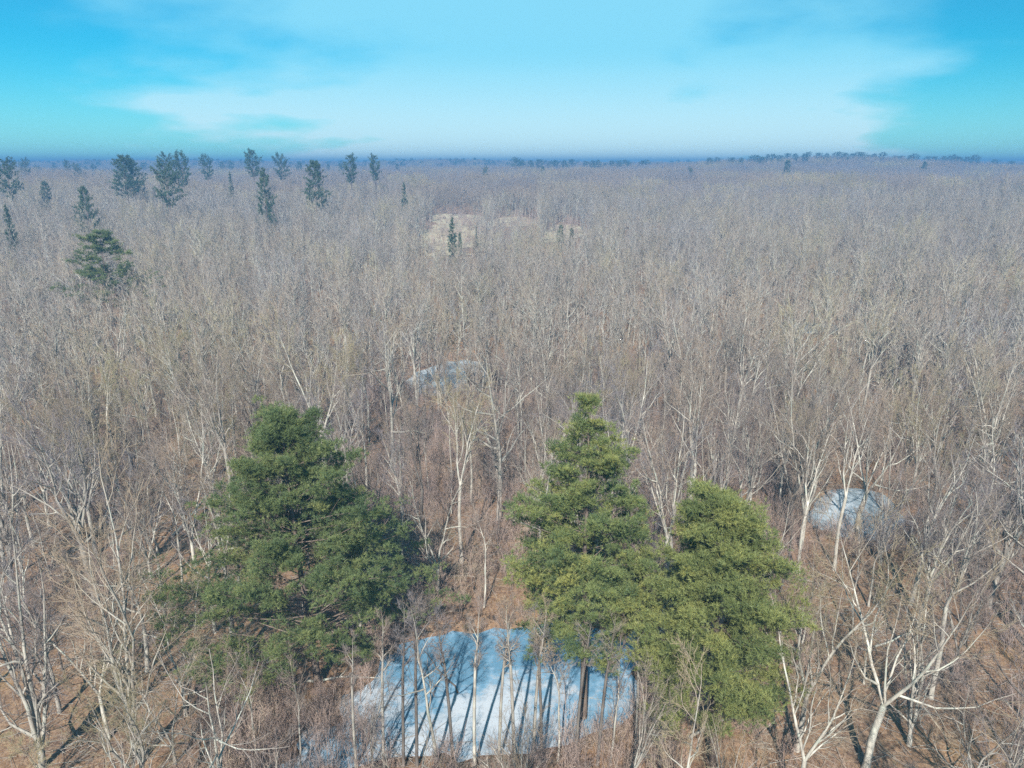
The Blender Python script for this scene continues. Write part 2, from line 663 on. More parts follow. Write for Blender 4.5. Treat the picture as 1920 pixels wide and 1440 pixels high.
bump = 0.10 * np.sin(GX * 1.7 + np.sin(GY * 1.1) * 2) * np.sin(GY * 1.4 + np.cos(GX * 0.9) * 2)
GZ = ground_z(GX.ravel().copy(), GY.ravel().copy()).reshape(GX.shape)
GZ = GZ + bump * ss(0, 1, 40 / np.maximum(np.hypot(GX, GY), 1)) * np.where(GZ > 0.12, 1, 0)
nyg, nxg = GX.shape
gm = Mesh()
idx = np.arange(nyg * nxg).reshape(nyg, nxg)
q0, q1, q2, q3 = idx[:-1, :-1].ravel(), idx[:-1, 1:].ravel(), idx[1:, 1:].ravel(), idx[1:, :-1].ravel()
gm.add(np.stack([GX, GY, GZ], -1), np.concatenate([np.stack([q0, q1, q2], 1), np.stack([q0, q2, q3], 1)]), 0.0)
ground = link('ground', gm.build('ground', M['ground']))
ground['kind'] = 'structure'


def pond(name, key, mat):
    p = PONDS[key]
    c = p.mean(0)
    tn = np.roll(p, -2, 0) - np.roll(p, 2, 0)
    nr = np.column_stack([tn[:, 1], -tn[:, 0]]) / (np.linalg.norm(tn, axis=1, keepdims=True) + 1e-9)
    if inside(p, *(p[:1] + nr[:1] * 0.5).T)[0]:
        nr = -nr
    o2 = p + nr * 0.7
    z = POND_Z[key]
    v = np.column_stack([o2, np.full(len(o2), z)])
    f = [np.array(tessellate_polygon([[Vector(q) for q in v]]))]
    m = Mesh()
    m.add(v, np.concatenate(f), 0.0)
    o = link(name, m.build(name, mat))
    o['kind'] = 'structure'
    return o


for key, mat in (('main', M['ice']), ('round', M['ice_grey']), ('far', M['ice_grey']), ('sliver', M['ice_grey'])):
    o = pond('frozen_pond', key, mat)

def sheet_z(x, y):
    i = np.clip(np.searchsorted(gx, x) - 1, 0, len(gx) - 2)
    j = np.clip(np.searchsorted(gy, y) - 1, 0, len(gy) - 2)
    fx = (x - gx[i]) / (gx[i + 1] - gx[i])
    fy = (y - gy[j]) / (gy[j + 1] - gy[j])
    return (GZ[j, i] * (1 - fx) + GZ[j, i + 1] * fx) * (1 - fy) + (GZ[j + 1, i] * (1 - fx) + GZ[j + 1, i + 1] * fx) * fy


# dry meadow in the distance
MEADOW_PX = [[(790, 455), (800, 432), (812, 418), (805, 405), (850, 402), (912, 406), (925, 418), (890, 428), (905, 442), (885, 458), (872, 478), (830, 470), (812, 482)],
             [(925, 424), (918, 414), (960, 408), (1005, 411), (1012, 420), (970, 426)],
             [(1020, 436), (1040, 424), (1080, 424), (1098, 434), (1085, 448), (1040, 450)]]
MEADOWS = [densify(outline(v), 5, 3.0, prg) for v in MEADOW_PX]
for p in MEADOWS:
    lo, hi = p.min(0), p.max(0)
    ax_, ay_ = np.arange(lo[0], hi[0], 0.9), np.arange(lo[1], hi[1], 2.0)
    mx_, my_ = np.meshgrid(ax_, ay_)
    ok = inside(p, mx_.ravel(), my_.ravel()).reshape(mx_.shape)
    cell = ok[:-1, :-1] | ok[1:, 1:] | ok[:-1, 1:] | ok[1:, :-1]
    ii = np.arange(mx_.size).reshape(mx_.shape)
    a_, b_, c_, d_ = ii[:-1, :-1][cell], ii[:-1, 1:][cell], ii[1:, 1:][cell], ii[1:, :-1][cell]
    f = [np.stack([a_, b_, c_], 1), np.stack([a_, c_, d_], 1)]
    v = np.column_stack([mx_.ravel(), my_.ravel(), sheet_z(mx_.ravel(), my_.ravel()) + 0.2])
    m = Mesh()
    m.add(v, np.concatenate(f), 0.0)
    o = link('meadow_ground', m.build('meadow_ground', M['meadow']))
    o['kind'] = 'structure'


# ------------------------------------------------------------------ bare trees
def unit(v):
    return v / (np.linalg.norm(v, axis=-1, keepdims=True) + 1e-9)


def walk(rg, P, D, L, R0, n, wob, up, tip=0.3):
    B = len(P)
    pts = np.zeros((B, n + 1, 3))
    drs = np.zeros((B, n + 1, 3))
    pts[:, 0] = P
    drs[:, 0] = D
    d = D.copy()
    for i in range(n):
        d = unit(d + rg.normal(0, wob, (B, 3)) + np.array([0, 0, up]))
        pts[:, i + 1] = pts[:, i] + d * (L / n)[:, None]
        drs[:, i + 1] = d
    rad = R0[:, None] * (1 - (1 - tip) * np.linspace(0, 1, n + 1)[None] ** 0.9)
    return pts, drs, rad


def spawn(rg, pts, drs, rad, L, k, tlo, thi, ang, lf, rf, shrink=0.5):
    B, n1, _ = pts.shape
    t = tlo + (thi - tlo) * (np.arange(k)[None] + rg.uniform(0, 1, (B, k))) / k
    s = t * (n1 - 1)
    i = np.clip(s.astype(int), 0, n1 - 2)
    fr = (s - i)[..., None]
    bi = np.arange(B)[:, None]
    P = pts[bi, i] * (1 - fr) + pts[bi, i + 1] * fr
    A = unit(drs[bi, i] * (1 - fr) + drs[bi, i + 1] * fr)
    Rr = (rad[bi, i] * (1 - fr[..., 0]) + rad[bi, i + 1] * fr[..., 0])
    rv = rg.normal(size=(B, k, 3))
    side = unit(rv - A * (rv * A).sum(-1, keepdims=True))
    th = rg.uniform(ang[0], ang[1], (B, k))[..., None]
    D = unit(A * np.cos(th) + side * np.sin(th))
    Lc = L[:, None] * rg.uniform(lf[0], lf[1], (B, k)) * (1 - shrink * t)
    Rc = np.minimum(Rr * rf, Rr * 0.9)
    return P.reshape(-1, 3), D.reshape(-1, 3), Lc.ravel(), Rc.ravel()


def bare_tree(seed, H, hf, leaders, la, rad0, limbs, limb_len, limb_ang, lod, lean=0.03, wob=0.10, tw=1.0):
    """two meshes: trunk with limbs, and the crown of branchlets and twigs"""
    rg = np.random.default_rng(seed)
    T, C = Mesh(), Mesh()
    az = rg.uniform(0, 6.28)
    d0 = unit(np.array([[math.cos(az) * lean, math.sin(az) * lean, 1.0]]))
    n0 = 6 if lod == 0 else 3
    pts, drs, rad = walk(rg, np.array([[0, 0, -0.3]]), d0, np.array([hf + 0.3]), np.array([rad0]), n0, wob * 0.5, 0.04, tip=0.78)
    rad[:, 0] *= 1.35
    T.tubes(pts, rad, 7 if lod == 0 else 4)
    # leaders
    base, bd, br = pts[:, -1], drs[:, -1], rad[0, -1]
    k = leaders
    a = az + np.arange(k) / k * 6.283 + rg.uniform(-0.4, 0.4, k)
    th = rg.uniform(la[0], la[1], k) if k > 1 else np.array([rg.uniform(0, 0.06)])
    D = unit(np.column_stack([np.cos(a) * np.sin(th), np.sin(a) * np.sin(th), np.cos(th)]) + bd * 0.3)
    Ll = (H - hf) * rg.uniform(0.8, 1.05, k)
    Lr = np.full(k, br * (0.95 if k == 1 else 0.75)) * rg.uniform(0.8, 1.05, k)
    P0 = np.repeat(base, k, 0) - D * br * 0.5
    lp, ld, lr = walk(rg, P0, D, Ll, Lr, 9 if lod == 0 else 4, wob, 0.03, tip=0.12)
    T.tubes(lp, lr, 6 if lod == 0 else 3)
    s1 = spawn(rg, lp, ld, lr, Ll, limbs, 0.0, 0.94, limb_ang, (limb_len[0], limb_len[1] * 1.2), 0.72, 0.5)
    p1, d1, r1 = walk(rg, *s1, 6 if lod == 0 else 3, 0.17, 0.085, tip=0.2)
    L1 = s1[2]
    r1 = np.maximum(r1, 0.012)
    if lod == 0:
        T.tubes(p1, r1, 5)
        s2 = spawn(rg, p1, d1, r1, L1, 6, 0.15, 0.97, (0.4, 0.95), (0.40, 0.7), 0.62, 0.45)
        p2, d2, r2 = walk(rg, *s2, 4, 0.14, 0.06, tip=0.25)
        r2 = np.clip(r2, 0.010, 0.05)
        C.tubes(p2, r2, 3)
        # branchlets on limbs and leaders
        s3 = [spawn(rg, p2, d2, r2, s2[2], 5, 0.12, 0.98, (0.35, 0.9), (0.38, 0.65), 0.6, 0.4),
              spawn(rg, lp, ld, lr, Ll, 12, 0.25, 0.99, (0.4, 1.0), (0.06, 0.16), 0.12, 0.3)]
        P3, D3, L3, R3 = [np.concatenate([u[i] for u in s3]) for i in range(4)]
        L3 = np.clip(L3, 0.3, 1.8)
        R3 = np.clip(R3, 0.0075, 0.015)
        p3, d3, r3 = walk(rg, P3, D3, L3, R3, 2, 0.13, 0.05, tip=0.6)
        C.tubes(p3, r3, 3)
        P4, D4, L4, R4 = spawn(rg, p3, d3, r3, L3, int(4 * tw), 0.1, 1.0, (0.3, 0.85), (0.45, 0.85), 0.8, 0.2)
        C.spikes(P4, P4 + D4 * np.clip(L4, 0.2, 1.1)[:, None], 0.0068)
    elif lod == 1:
        T.tubes(p1, r1 * 1.5, 3)
        P2, D2, L2, R2 = spawn(rg, p1, d1, r1, L1, 7, 0.1, 1.0, (0.35, 0.95), (0.4, 0.75), 0.6, 0.45)
        P2b, D2b, L2b, R2b = spawn(rg, lp, ld, lr, Ll, 10, 0.2, 1.0, (0.4, 1.0), (0.1, 0.22), 0.2, 0.3)
        P2, D2, L2 = np.concatenate([P2, P2b]), np.concatenate([D2, D2b]), np.concatenate([L2, L2b])
        D2 = unit(D2 + np.array([0, 0, 0.15]))
        C.spikes(P2, P2 + D2 * L2[:, None], 0.031, 0.35)
        q = rg.uniform(0.25, 0.95, (len(P2), 5))
        P3 = (P2[:, None] + D2[:, None] * (L2[:, None] * q)[..., None]).reshape(-1, 3)
        D3 = unit(np.repeat(D2, 5, 0) + rg.normal(0, 0.42, (len(P3), 3)))
        C.spikes(P3, P3 + D3 * (np.repeat(L2, 5) * rg.uniform(0.3, 0.6, len(P3)))[:, None], 0.0135)
    return T, C


# seed, height, fork height, leaders, leader spread, trunk radius, limbs per leader, limb length, limb angle, lean
FORMS = [
    (11, 14.5, 4.5, 1, (0, 0), 0.19, 13, (0.42, 0.64), (0.55, 1.1), 0.02),      # tall single stem
    (12, 13.5, 3.8, 2, (0.2, 0.42), 0.22, 9, (0.36, 0.58), (0.5, 1.0), 0.04),     # V fork
    (13, 13, 2.2, 3, (0.2, 0.48), 0.22, 8, (0.30, 0.5), (0.45, 0.95), 0.03),      # three leaders from low down
    (14, 11.5, 3.2, 2, (0.5, 0.9), 0.22, 8, (0.42, 0.68), (0.55, 1.1), 0.05),     # broad spreading crown
    (15, 14, 6.0, 1, (0, 0), 0.13, 11, (0.30, 0.5), (0.45, 0.95), 0.03),      # slender pole
    (16, 12.5, 0.8, 4, (0.12, 0.36), 0.24, 7, (0.22, 0.38), (0.45, 0.9), 0.0),      # clump of stems
    (17, 14, 4.0, 3, (0.26, 0.6), 0.25, 8, (0.36, 0.58), (0.5, 1.05), 0.05),
    (18, 11.5, 4.0, 1, (0, 0), 0.13, 10, (0.34, 0.54), (0.55, 1.1), 0.16),      # leaning
    (19, 15, 6.5, 2, (0.16, 0.32), 0.20, 8, (0.38, 0.62), (0.45, 0.95), 0.02),
    (20, 13, 1.2, 2, (0.1, 0.28), 0.21, 10, (0.26, 0.44), (0.5, 1.0), 0.02),      # twin stems
    (21, 12.5, 3.5, 1, (0, 0), 0.24, 11, (0.6, 0.9), (0.8, 1.3), 0.04),       # oak with long level limbs
    (22, 10.5, 4.0, 1, (0, 0), 0.10, 10, (0.30, 0.46), (0.4, 0.85), 0.06),      # thin young tree
    (23, 13.0, 8.0, 1, (0, 0), 0.15, 9, (0.22, 0.4), (0.5, 1.1), 0.015),      # straight pole, bare well up
]
LOOK = ['tall single-stemmed', 'V-forked', 'three-leadered', 'broad spreading', 'pole-like', 'many-stemmed',
        'stout wide-forked', 'leaning', 'high-forked', 'twin-stemmed', 'long-limbed', 'thin young', 'straight']
NEAR, MID = [], []
for i, (sd, H, hf, k, la, r0, lb, ll, lang, lean) in enumerate(FORMS):
    T, C = bare_tree(sd, H, hf, k, la, r0, lb, ll, lang, 0, lean, wob=0.04 if i == 12 else 0.10)
    NEAR.append((T.build('bare_trunk', M['bark']), C.build('bare_crown', M['bark'])))
    T, C = bare_tree(sd + 100, H, hf, k, la, r0 * 1.1, max(4, lb - 1), ll, lang, 1, lean)
    J = Mesh()
    for S in (T, C):
        for v, f, t, base in zip(S.v, S.f, S.t, np.cumsum([0] + [len(a) for a in S.v[:-1]])):
            J.add(v, f - base, t)
    MID.append(J.build('far_bare_tree', M['bark']))
DARK = {}
for i in (0, 1, 4, 7, 8, 11, 12):          # the same shapes with dark bark
    pair = []
    for me in NEAR[i]:
        c = me.copy()
        c.materials[0] = M['bark_dark']
        pair.append(c)
    DARK[i] = tuple(pair)
print('near tris', [len(a.polygons) + len(b.polygons) for a, b in NEAR], 'mid', [len(a.polygons) for a in MID])


def far_patch(seed, size=30.0, n=38):
    rg = np.random.default_rng(seed)
    S = Mesh()
    g = int(math.ceil(math.sqrt(n)))
    for a in range(g):
        for b in range(g):
            x = ((a + rg.uniform(0, 1)) / g - 0.5) * size
            y = ((b + rg.uniform(0, 1)) / g - 0.5) * size
            H = rg.uniform(9.5, 15.5)
            top = np.array([x + rg.normal(0, 0.8), y + rg.normal(0, 0.8), H])
            P = np.array([[[x, y, -1.0], [x * 0.6 + top[0] * 0.4, y * 0.6 + top[1] * 0.4, H * 0.5], top]])
            S.tubes(P, np.array([[0.16, 0.11, 0.03]]) * rg.uniform(0.6, 1.1), 3, tone=np.array([[0.45, 0.55, 1.0]]))
            k = 9
            t = rg.uniform(0.35, 0.92, k)
            Pb = np.column_stack([x + (top[0] - x) * t, y + (top[1] - y) * t, H * t])
            az = rg.uniform(0, 6.283, k)
            el = rg.uniform(0.5, 1.2, k)
            D = np.column_stack([np.cos(az) * np.cos(el), np.sin(az) * np.cos(el), np.sin(el)])
            L = (1.15 - t) * H * rg.uniform(0.45, 0.75, k)
            S.spikes(Pb, Pb + D * L[:, None], 0.05, 0.65)
            m = 7
            q = rg.uniform(0.2, 1.0, (k, m))
            P3 = (Pb[:, None] + D[:, None] * (L[:, None] * q)[..., None]).reshape(-1, 3)
            D3 = unit(np.repeat(D, m, 0) + rg.normal(0, 0.5, (k * m, 3)))
            S.spikes(P3, P3 + D3 * rg.uniform(0.9, 2.4, (k * m, 1)), 0.032)
    return S.build('far_stand', M['bark'])


PATCH = [far_patch(300 + i) for i in range(4)]


# ------------------------------------------------------------------ brush and saplings
def brush(seed, H, stems, spread, tw):
    rg = np.random.default_rng(seed)
    S = Mesh()
    az = rg.uniform(0, 6.283, stems)
    th = rg.uniform(0.03, spread, stems)
    D = np.column_stack([np.cos(az) * np.sin(th), np.sin(az) * np.sin(th), np.cos(th)])
    P = np.column_stack([rg.normal(0, 0.25, stems), rg.normal(0, 0.25, stems), np.full(stems, -0.1)])
    L = H * rg.uniform(0.55, 1.05, stems)
    p, d, r = walk(rg, P, D, L, np.full(stems, 0.006 + H * 0.0045), 5, 0.09, 0.04, tip=0.3)
    S.tubes(p, r, 3, tone=np.broadcast_to(np.linspace(0.2, 1, 6), r.shape))
    s2 = spawn(rg, p, d, r, L, 8, 0.25, 0.97, (0.35, 0.8), (0.25, 0.45), 0.6, 0.5)
    p2, d2, r2 = walk(rg, *s2, 2, 0.12, 0.05, tip=0.5)
    r2 = np.clip(r2, 0.006, 0.014)
    S.tubes(p2, r2, 3, tone=np.ones_like(r2))
    P3, D3, L3, R3 = spawn(rg, p2, d2, r2, s2[2], tw, 0.1, 1, (0.3, 0.8), (0.4, 0.7), 0.8, 0.3)
    S.spikes(P3, P3 + D3 * np.clip(L3, 0.1, 0.8)[:, None], 0.007)
    return S.build('brush', M['brush'])


BRUSH = [brush(400, 2.2, 7, 0.6, 4), brush(401, 3.2, 6, 0.45, 4), brush(402, 5.0, 3, 0.25, 5), brush(403, 7.0, 2, 0.14, 6),
         brush(404, 1.6, 9, 0.8, 3), brush(405, 4.2, 5, 0.35, 5)]


def litter_sticks(seed):
    rg = np.random.default_rng(seed)
    S = Mesh()
    k = 10
    P = np.column_stack([rg.normal(0, 1.1, (k, 2)), rg.uniform(0.03, 0.12, k)])
    a = rg.uniform(0, 6.283, k)
    L = rg.uniform(0.6, 2.6, k)
    D = np.column_stack([np.cos(a), np.sin(a), rg.normal(0, 0.05, k)])
    p, d, r = walk(rg, P, unit(D), L, rg.uniform(0.008, 0.024, k), 3, 0.1, 0.0, tip=0.4)
    p[..., 2] = np.clip(p[..., 2], 0.03, 0.3)
    S.tubes(p, r, 4, tone=np.broadcast_to(rg.uniform(0, 0.8, (k, 1)), r.shape))
    return S.build('sticks', M['bark'])


BRUSH += [litter_sticks(450), litter_sticks(451)]


# ------------------------------------------------------------------ conifers
def conifer(seed, H, prof, z0, whorl, per, lod, mat, needle, elev=(0.12, 0.5), tone0=0.4, gap=0.12, trunk_r=None, dens=1.0, droop=0.0, thin=lambda t: np.ones_like(t)):
    """prof(t) gives the crown radius at height fraction t; trunk, boughs and needle crown as three meshes"""
    rg = np.random.default_rng(seed)
    T, C = Mesh(), Mesh()
    Bm = T
    r0 = trunk_r or H * 0.0135
    n = 10
    zz = np.linspace(-0.3, H, n)
    wob = np.cumsum(rg.normal(0, 0.06, (n, 2)), 0)
    pts = np.column_stack([wob, zz])[None]
    T.tubes(pts, (r0 * (1.02 - zz / H) + 0.015)[None], 8 if lod == 0 else 5, tone=np.zeros((1, n)))
    P, D, L, Bt = [], [], [], []
    z = z0
    while z < H - 0.15:
        t = z / H
        m = max(3, int(per * (1.15 - 0.5 * t)))
        a0 = rg.uniform(0, 6.283)
        for j in range(m):
            if rg.uniform() < gap:
                continue
            a = a0 + j * 6.283 / m + rg.normal(0, 0.22)
            rl = prof(t, a) * (rg.uniform(0.58, 1.12) if lod == 0 else rg.uniform(0.62, 1.1))
            if rl < 0.15:
                continue
            e = elev[0] + (elev[1] - elev[0]) * t ** 1.3 + rg.normal(0, 0.1)
            c = np.array([np.interp(z, zz, wob[:, 0]), np.interp(z, zz, wob[:, 1]), z + rg.normal(0, 0.12)])
            P.append(c)
            D.append([math.cos(a) * math.cos(e), math.sin(a) * math.cos(e), math.sin(e)])
            L.append(rl / max(0.5, math.cos(e)))
            Bt.append(t)
        z += whorl * rg.uniform(0.75, 1.25) * (1.1 - 0.45 * t)
    P, D, L, Bt = np.array(P), np.array(D), np.array(L), np.array(Bt)
    br = np.clip(0.010 + L * 0.0065, 0.012, 0.07)
    p1, d1, r1 = walk(rg, P, unit(D), L, br, 5, 0.06, 0.045 - droop, tip=0.25)
    Bm.tubes(p1, r1, 4 if lod == 0 else 3, tone=np.full(r1.shape, 0.3))
    clump = rg.normal(0, 0.16, len(P))

    def laterals(p, d, r, L, k, tlo, lf):
        s = spawn(rg, p, d, r, L, k, tlo, 0.98, (0.5, 0.95), lf, 0.55, 0.55)
        Dn = s[1].copy()
        Dn[:, 2] *= 0.45
        Dn[:, 2] += 0.12
        return s[0], unit(Dn), s[2], s[3]

    k1 = 7 if lod == 0 else 5
    l1 = laterals(p1, d1, r1, L, k1, 0.18, (0.32, 0.52))
    c1 = np.repeat(clump, k1) + rg.normal(0, 0.08, len(l1[0]))
    LL = np.clip(l1[2], 0.25, None)
    p2, d2, r2 = walk(rg, l1[0], l1[1], LL, np.clip(l1[3], 0.008, 0.03), 3, 0.1, 0.05, tip=0.4)
    if lod == 0:
        Bm.tubes(p2, r2, 3, tone=np.full(r2.shape, 0.5))
    # tufts along the outer part of laterals and bough tips
    def tufts(p, d, Lx, tone, spacing, tlo):
        cnt = np.clip((Lx * (1 - tlo) / spacing * dens).astype(int) + 1, 1, 60)
        bi = np.repeat(np.arange(len(p)), cnt)
        t = rg.uniform(tlo, 1.0, len(bi)) ** 0.85
        s = t * (p.shape[1] - 1)
        i = np.clip(s.astype(int), 0, p.shape[1] - 2)
        fr = (s - i)[:, None]
        q = p[bi, i] * (1 - fr) + p[bi, i + 1] * fr
        ax = d[bi, i + 1]
        return q + rg.normal(0, 0.07 * needle[1] / 0.22, q.shape), unit(ax + rg.normal(0, 0.45, ax.shape) + np.array([0, 0, 0.55])), tone[bi] + rg.normal(0, 0.12, len(bi))

    sp = needle[3]
    if lod == 0:
        # plumes of needles: round the ends of laterals and along the outer boughs
        def at(p, d, t):
            q = np.clip(t, 0, 1) * (p.shape[1] - 1)
            i = np.clip(q.astype(int), 0, p.shape[1] - 2)
            fr = (q - i)[:, None]
            bi = np.arange(len(p))
            return p[bi, i] * (1 - fr) + p[bi, i + 1] * fr, d[bi, i + 1]
        pc, pd, pt, ph = [], [], [], []
        for tt, pr in ((1.0, 1.0), (0.6, 0.6), (0.25, 0.22)):
            c_, d_ = at(p2, d2, np.full(len(p2), tt) + rg.normal(0, 0.08, len(p2)))
            keep = rg.uniform(size=len(p2)) < pr * np.clip(LL / 0.9, 0.35, 1) * thin(np.repeat(Bt, k1))
            pc.append(c_[keep]); pd.append(d_[keep]); pt.append(c1[keep]); ph.append(np.repeat(Bt, k1)[keep])
        for tt in (1.0, 0.78):
            c_, d_ = at(p1, d1, np.full(len(p1), tt) + rg.normal(0, 0.06, len(p1)))
            keep = rg.uniform(size=len(p1)) < thin(Bt)
            pc.append(c_[keep]); pd.append(d_[keep]); pt.append(clump[keep]); ph.append(Bt[keep])
        pc, pd, pt = np.concatenate(pc), np.concatenate(pd), np.concatenate(pt)
        pt = pt + rg.normal(0, 0.17, len(pt))
        k = needle[3]
        shell = unit(rg.normal(0, 1, (len(pc), k, 3)))
        shell[..., 2] = np.where(shell[..., 2] < -0.35, -shell[..., 2], shell[..., 2])
        size = rg.uniform(0.25, 0.72, (len(pc), 1, 1)) * (needle[1] / 0.24)
        off = shell * size * rg.uniform(0.55, 1.0, (len(pc), k, 1)) * np.array([1.0, 1.0, 0.62]) + pd[:, None] * size * rg.normal(0, 0.35, (len(pc), k, 1))
        ax = unit(pd[:, None] * 0.25 + shell * 1.0 + np.array([0, 0, 0.35]) + rg.normal(0, 0.2, off.shape))
        parts = [((pc[:, None] + off).reshape(-1, 3), ax.reshape(-1, 3), np.repeat(pt, k) + rg.normal(0, 0.1, len(pc) * k))]
    else:
        parts = [tufts(p2, d2, LL, c1, sp, 0.15), tufts(p1, d1, L * 0.6, clump, sp, 0.5)]
    # leader tuft
    tp = np.repeat(pts[0, -1:], 6, 0) - np.array([0, 0, 1]) * rg.uniform(0, 1.6, (6, 1))
    parts.append((tp, np.tile([0, 0, 1.0], (6, 1)), np.full(6, 0.2)))
    Pn, An, Tn = [np.concatenate([u[i] for u in parts]) for i in range(3)]
    C.needles(Pn, An, needle[0], needle[1], needle[2], rg, np.clip(tone0 + Tn, 0, 1))
    return T.build('pine_trunk', M['pinebark']), C.build('pine_crown', mat, smooth=False)


def prof_pts(ts, rs, seed=0, lobe=0.18):
    rg = np.random.default_rng(seed)
    ph = rg.uniform(0, 6.28, 4)

    def f(t, a):
        w = 1 + lobe * (math.sin(2 * a + ph[0] + t * 5) + 0.7 * math.sin(3 * a + ph[1] - t * 9)) * 0.7
        return float(np.interp(t, ts, rs)) * w
    return f


def add_tree(name, parts, loc, rz=0.0, sc=(1, 1, 1), tilt=(0, 0)):
    root = bpy.data.objects.new(name, None)
    root.empty_display_size = 0.5
    col.objects.link(root)
    root.location = loc
    root.rotation_euler = (tilt[0], tilt[1], rz)
    root.scale = sc
    for pn, me in parts:
        o = bpy.data.objects.new(pn, me)
        o.parent = root
        col.objects.link(o)
    return root


PN = ('trunk', 'crown')
heroes = []
# the three big pines round the near pond
for (nm, bpx, tpx, zbase, ts, rs, mat, tone0, seed, lab, dens) in (
    ('pine_tree', (598, 1290), (525, 782), 4.0, [0, .18, .28, .42, .6, .78, .92, 1], [6, 10.4, 10.4, 8.0, 5.8, 4.0, 2.2, 0.4], 'needle_dark', 0.46, 51,
     'broad dark green pine beside the white ice of the near frozen pond', 1.0),
    ('pine_tree', (1095, 1345), (1105, 738), 7.0, [0, .25, .36, .5, .62, .75, .88, 1], [3, 5.0, 6.0, 5.6, 4.2, 2.8, 1.5, 0.2], 'needle_mid', 0.5, 52,
     'tall narrow-topped pine with bare lower trunk standing in front of the near pond', 0.9),
    ('pine_tree', (1335, 1435), (1345, 930), 5.0, [0, .17, .28, .45, .65, .82, .94, 1], [4, 5.2, 6.0, 5.7, 4.5, 3.0, 1.6, 0.3], 'needle_olive', 0.5, 53,
     'bushy yellow-green pine with foliage nearly to the ground, beside the near pond', 1.0),
):
    x, y = ground_at(*bpx)
    xt, h = top_height(tpx[0], tpx[1], y)
    parts = conifer(seed, h, prof_pts(ts, rs, seed, 0.22 if seed == 51 else 0.14), zbase, 0.85 if seed == 52 else 0.74, 7 if seed == 52 else 8, 0, M[mat], (10, 0.26, 0.030, 24), tone0=tone0, trunk_r=0.3, gap=0.2,
                    thin=(lambda t: np.clip(1.2 - 1.8 * np.clip(t - 0.42, 0, 1), 0.38, 1)) if seed == 52 else (lambda t: np.ones_like(t)))
    root = add_tree(nm, list(zip(PN, parts)), (x, y, float(terrain(x, y))), tilt=(0, math.atan2(xt - x, h)))
    tag(root, lab, 'pine tree', 'big pines round the near pond')
    heroes.append((x, y, max(rs)))
    print('pine', round(x, 1), round(y, 1), round(h, 1), [len(p.polygons) for p in parts])

# distant conifers
FARP = []
for i in range(6):
    wide = [([0, .42, .55, .72, .88, 1], [0, 5.5, 6.4, 5.4, 3.4, 0.6]), ([0, .5, .6, .75, .9, 1], [0, 3.0, 5.6, 6.0, 4.6, 1.6]),
            ([0, .55, .65, .78, .92, 1], [0, 2.5, 5.0, 5.4, 4.0, 1.2]), ([0, .2, .35, .6, .85, 1], [0, 6.5, 6.4, 4.8, 2.4, 0.3]),
            ([0, .1, .25, .5, .8, 1], [0, 3.4, 3.3, 2.5, 1.2, 0.15]), ([0, .35, .5, .7, .9, 1], [0, 5.0, 5.8, 4.6, 2.6, 0.4])][i]
    z0 = [11, 13, 14.5, 6, 1.5, 9][i]
    FARP.append(conifer(600 + i, 26.0, prof_pts(wide[0], wide[1], i, 0.3), z0, 1.05, 6, 1, M['needle_far'], (9, 0.60, 0.11, 0.32), gap=0.2, trunk_r=0.32))
print('far pine tris', [[len(p.polygons) for p in q] for q in FARP])

ORD = ['first', 'second', 'third', 'fourth', 'fifth', 'sixth', 'seventh', 'eighth', 'ninth', 'tenth', 'eleventh', 'twelfth', 'thirteenth',
       'fourteenth', 'fifteenth', 'sixteenth', 'seventeenth', 'eighteenth', 'nineteenth', 'twentieth', 'twenty-first', 'twenty-second',
       'twenty-third', 'twenty-fourth', 'twenty-fifth', 'twenty-sixth', 'twenty-seventh', 'twenty-eighth', 'twenty-ninth', 'thirtieth',
       'thirty-first', 'thirty-second', 'thirty-third', 'thirty-fourth', 'thirty-fifth', 'thirty-sixth', 'thirty-seventh', 'thirty-eighth',
       'thirty-ninth', 'fortieth']
pine_spots = []      # x, y, clear radius


def far_pine(px, py, dist, var, wid, label, group, cat='pine tree', hmin=12, name='pine_tree'):
    x, h = top_height(px, py, dist)
    h = min(max(h, hmin), 38)
    s = h / 26.0
    rz = rng.uniform(0, 6.28)
    if dist < 700:
        wid *= 0.8
    root = add_tree(name, list(zip(PN, FARP[var])), (x, dist, float(terrain(x, dist))), rz, (s * wid, s * wid, s))
    tag(root, label, cat, group)
    pine_spots.append((x, dist, 4.0 * wid))
    return h


